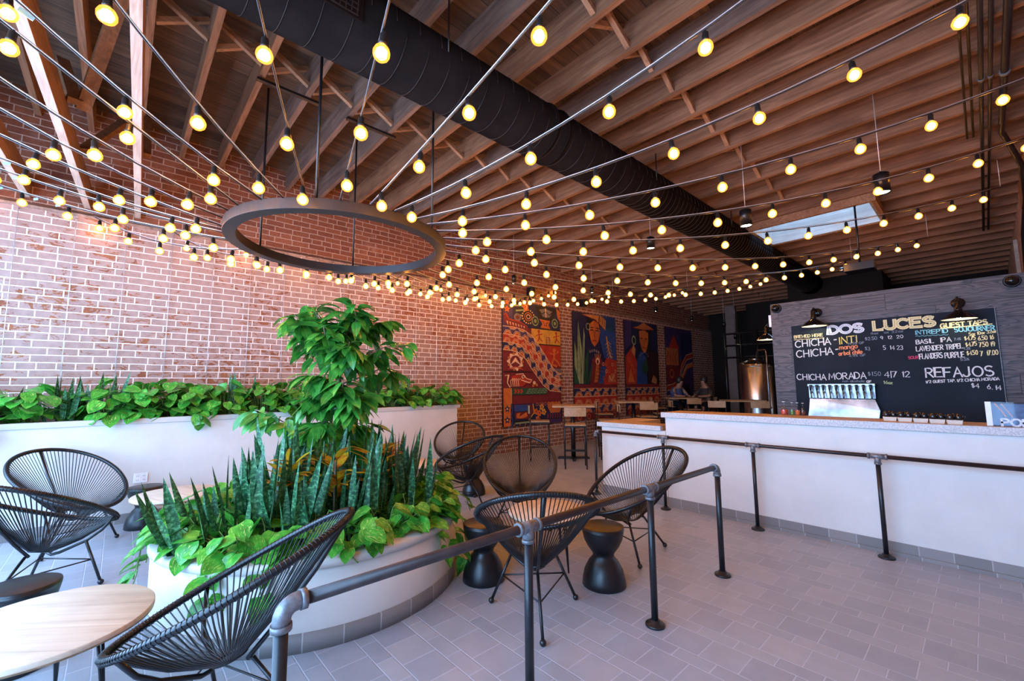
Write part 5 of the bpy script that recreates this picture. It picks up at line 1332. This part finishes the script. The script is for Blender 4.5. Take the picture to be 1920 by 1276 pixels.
# ------------------------------------------------------------------ the small tree
def pix(px, py, d):
    """point seen at a measured place of the photograph, d metres into the picture"""
    return EYE + ((px-960)/FPX*AR + (638-py)/FPX*AU + AF)*d
TB = Vector((-3.46, 1.40, .44))
t = empty('indoor_tree', TB); tag(t, 'small leafy tree with drooping glossy leaves growing out of the round planter', 'tree')
D0 = 3.46
trunk = [TB, pix(637, 800, D0), pix(640, 740, D0), pix(634, 690, D0+.02), pix(640, 640, D0)]
MB().tube([p-TB for p in trunk], [.018, .016, .015, .012, .008], 8).build('trunk', M['bark'], t)
BR = [ # branch points in the photograph with depth offsets, and how many leaves
 ([(634, 700, 0), (596, 668, -.05), (566, 610, -.10), (552, 590, -.12)], 30), ([(634, 690, 0), (606, 640, .1), (598, 600, .15), (588, 575, .18)], 26),
 ([(640, 650, 0), (640, 610, -.05), (655, 578, -.05)], 30), ([(640, 650, 0), (672, 630, .12), (700, 606, .2), (716, 604, .22)], 30),
 ([(640, 690, 0), (690, 664, .05), (722, 650, .05), (764, 646, .02)], 18), ([(640, 720, 0), (684, 704, .12), (716, 690, .18), (742, 700, .2)], 18),
 ([(640, 740, 0), (610, 716, -.12), (590, 700, -.2)], 28), ([(638, 770, 0), (606, 752, -.12), (586, 742, -.18)], 30), ([(638, 780, 0), (660, 760, -.15), (672, 740, -.2)], 26), ([(637, 800, 0), (610, 790, -.15), (588, 800, -.22)], 24),
 ([(637, 800, 0), (664, 790, .1), (690, 800, .15)], 18), ([(637, 690, 0), (650, 670, -.2), (655, 640, -.25)], 26), ([(636, 815, 0), (600, 812, -.05), (570, 806, -.05), (530, 790, -.08), (500, 772, -.1), (478, 768, -.1)], 18),
 ([(640, 660, 0), (612, 640, -.2), (606, 610, -.2)], 24), ([(640, 640, 0), (668, 600, -.1), (664, 570, -.1)], 16), ([(638, 760, 0), (640, 735, -.25), (645, 710, -.28)], 20), ([(637, 805, 0), (650, 825, -.1), (668, 838, -.1)], 14),
]
for pts, nl in BR:
    q = [pix(x, y, D0+d) - TB for x, y, d in pts]
    o = MB().tube(q, [.008]+[.005]*(len(q)-2)+[.003], 6).build('branch', M['bark'], t)
    b = MB(); m = len(q)-1
    side = Vector((.75, -.65, .5)) if len(q) > 5 else None
    for k in range(int(nl*1.8)):
        s = rnd(.25, 1.0)*m; i = min(m-1, int(s)); p = q[i].lerp(q[i+1], s-i)
        a = rnd(0, 2*PI); d = Vector((math.cos(a), math.sin(a), rnd(-1.3, .1))) + (q[-1]-q[0]).normalized()*.5
        L = rnd(.14, .24); p2 = p + d.normalized()*rnd(.01, .05)
        b.leaf(p2, d, side if side else (rnd(-.4, .4), rnd(-.4, .4), 1), L, L*rnd(.34, .42), .16, rnd(.5, 1.5), 'lance', 7)
    b.build('leaves', M['leaf_tree'], o)
# ------------------------------------------------------------------ brewing tanks in the dark back room
def tank(x, y, r, h, label, z0=.45):
    t = empty('brewing_tank', (x, y, 0)); tag(t, label, 'brewing tank')
    MB().lathe([(.04, z0-.25), (r*.3, z0-.14), (r, z0), (r, z0+.02), (r, h-.10), (r*.9, h-.03), (r*.55, h+.03), (0, h+.05)], (0, 0, 0), 40).build('vessel', M['tank'], t)
    b = MB()
    for z in (z0+.05, h-.14): b.tube([(r*1.004*math.cos(2*PI*i/40), r*1.004*math.sin(2*PI*i/40), z) for i in range(40)], .012, 6, closed=True)
    b.build('band', M['tank'], t)
    for i in range(4):
        a = PI/4+i*PI/2; MB().tube([(r*.85*math.cos(a), r*.85*math.sin(a), 0), (r*.85*math.cos(a), r*.85*math.sin(a), z0+.05)], .025, 8).build('leg', M['tank'], t)
    MB().lathe([(.13, h+.02), (.15, h+.04), (.15, h+.07), (.12, h+.09), (0, h+.10)], (0, 0, 0), 24).build('manway_lid', M['tank'], t)
    MB().tube([(.10, -r*.5, h+.03), (.10, -r*.5, h+.20), (.16, -r*.7, h+.27), (r*.9, -r*.9, h+.27), (r*.95, -r*.95, h+.20), (r*.95, -r*.95, .5), (r*.7, -r*1.0, .40)], .022, 8).build('pipe', M['steel'], t)
    b = MB()
    for z in (.55, .85): b.lathe([(.0, -.05), (.03, -.05), (.035, 0), (.03, .05), (0, .05)], (r*.95, -r*.95, z), 12, axis=(1, -1, 0))
    b.build('valve', M['steel'], t)
tank(-4.00, 12.3, .40, 2.02, 'tall stainless brewing tank with a bent pipe, left of the oak partition')
tank(-3.05, 12.6, .40, 2.00, 'stainless brewing tank tucked in behind the edge of the oak partition')
tank(-4.55, 13.9, .38, 1.95, 'dim brewing tank farthest back beside the grey post')
t = empty('brewery_pipe_frame', (-4.2, 13.2, 0)); tag(t, 'black pipe frame standing behind the brewing tanks', 'frame')
b = MB()
for x in (-.9, -.45, 0, .45, .9, 1.35): b.tube([(x, 0, 0), (x, 0, 2.95)], .03, 8)
b.build('uprights', M['black'], t)
b = MB()
for z in (2.2, 2.55, 2.9): b.tube([(-.95, 0, z), (1.4, 0, z)], .028, 8)
b.build('crossbars', M['black'], t)
# ------------------------------------------------------------------ people at the far table
def person(loc, rz, label, shirt, pose):
    """one skinned body: joints with radii, then hair and a shirt"""
    t = empty('person', loc, rz); tag(t, label, 'person')
    J, E, Rr = [], [], []
    def add(p, r, par=None):
        J.append(p); Rr.append(r)
        if par is not None: E.append((par, len(J)-1))
        return len(J)-1
    sh = .77; fw = pose
    pel = add((0, 0, sh+.10), .135); bel = add((.02*fw, 0, sh+.25), .125, pel); ch = add((.10*fw, 0, sh+.45), .145, bel); nk = add((.16*fw, 0, sh+.60), .055, ch)
    hd = add((.19*fw, 0, sh+.70), .085, nk); hd2 = add((.19*fw+.015, 0, sh+.80), .088, hd); add((.19*fw+.095, 0, sh+.735), .022, hd)
    arms = []
    for s in (-1, 1):
        a = add((.12*fw, .17*s, sh+.53), .060, ch); e = add((.20+.08*fw, .25*s, sh+.32), .045, a); w = add((.44, .14*s, sh+.31), .034, e); h = add((.51, .11*s, sh+.31), .036, w)
        for k in range(4): add((.585-.008*abs(k-1.5), .11*s+(k-1.5)*.021, sh+.30), .0095, h)
        add((.54, .11*s-.055*s, sh+.325), .010, h)
        k1 = add((.40, .13*s, sh+.06), .075, pel); f = add((.36, .14*s, .34), .052, k1); add((.36, .14*s, .30), .045, f); an = add((.37, .14*s, .29), .042, f); add((.48, .15*s, .275), .04, an)
    me = bpy.data.meshes.new('body'); me.from_pydata(J, E, []); me.materials.append(M['skin'])
    o = bpy.data.objects.new('body', me); COL.objects.link(o); o.parent = t
    sk = o.modifiers.new('skin', 'SKIN'); sk.use_smooth_shade = True
    for v, r in zip(me.skin_vertices[0].data, Rr): v.radius = (r, r)
    me.skin_vertices[0].data[0].use_root = True
    ss = o.modifiers.new('smooth', 'SUBSURF'); ss.levels = 1; ss.render_levels = 1
    b = MB(); hx = .19*fw
    b.lathe([(.0, .125), (.055, .115), (.092, .075), (.105, .02), (.102, -.05), (.085, -.10)], (hx-.018, 0, sh+.80), 16)
    b.build('hair', M['hair'], t)
    for s in (-1, 1): MB().ball((hx+.092, .032*s, sh+.775), .011, 6).build('eye', M['hair'], t)
    MB().beam((hx+.094, -.02, sh+.695), (hx+.094, .02, sh+.695), .012, .008).build('mouth', plain('lips', (.22, .06, .05), .5), t)
    b = MB(); b.tube([(0, 0, sh+.02), (.02*fw, 0, sh+.25), (.10*fw, 0, sh+.45), (.14*fw, 0, sh+.565)], [.155, .15, .172, .10], 16)
    for s in (-1, 1): b.tube([(.11*fw, .13*s, sh+.52), (.16, .22*s, sh+.42), (.20+.06*fw, .245*s, sh+.35)], [.085, .072, .062], 12)
    b.build('shirt', shirt, t)
    b = MB()
    for s in (-1, 1):
        b.tube([(-.02, .08*s, sh+.07), (.40, .13*s, sh+.06), (.37, .14*s, sh-.1), (.36, .14*s, .34)], [.115, .09, .075, .062], 12)
    b.build('trousers', M['chalkboard'], t)
    return t
blue = plain('blue_shirt', (.04, .07, .20), .8); darkc = plain('dark_jumper', (.03, .025, .025), .85); greyc = plain('grey_shirt', (.14, .14, .15), .8)
person((-6.62, 12.95, 0), math.radians(-20), 'person in a blue shirt leaning forward on the dim back table', blue, 1.4)
person((-5.62, 13.05, 0), math.radians(-100), 'person with dark hair and dark top sitting behind the dim back table', darkc, .8)
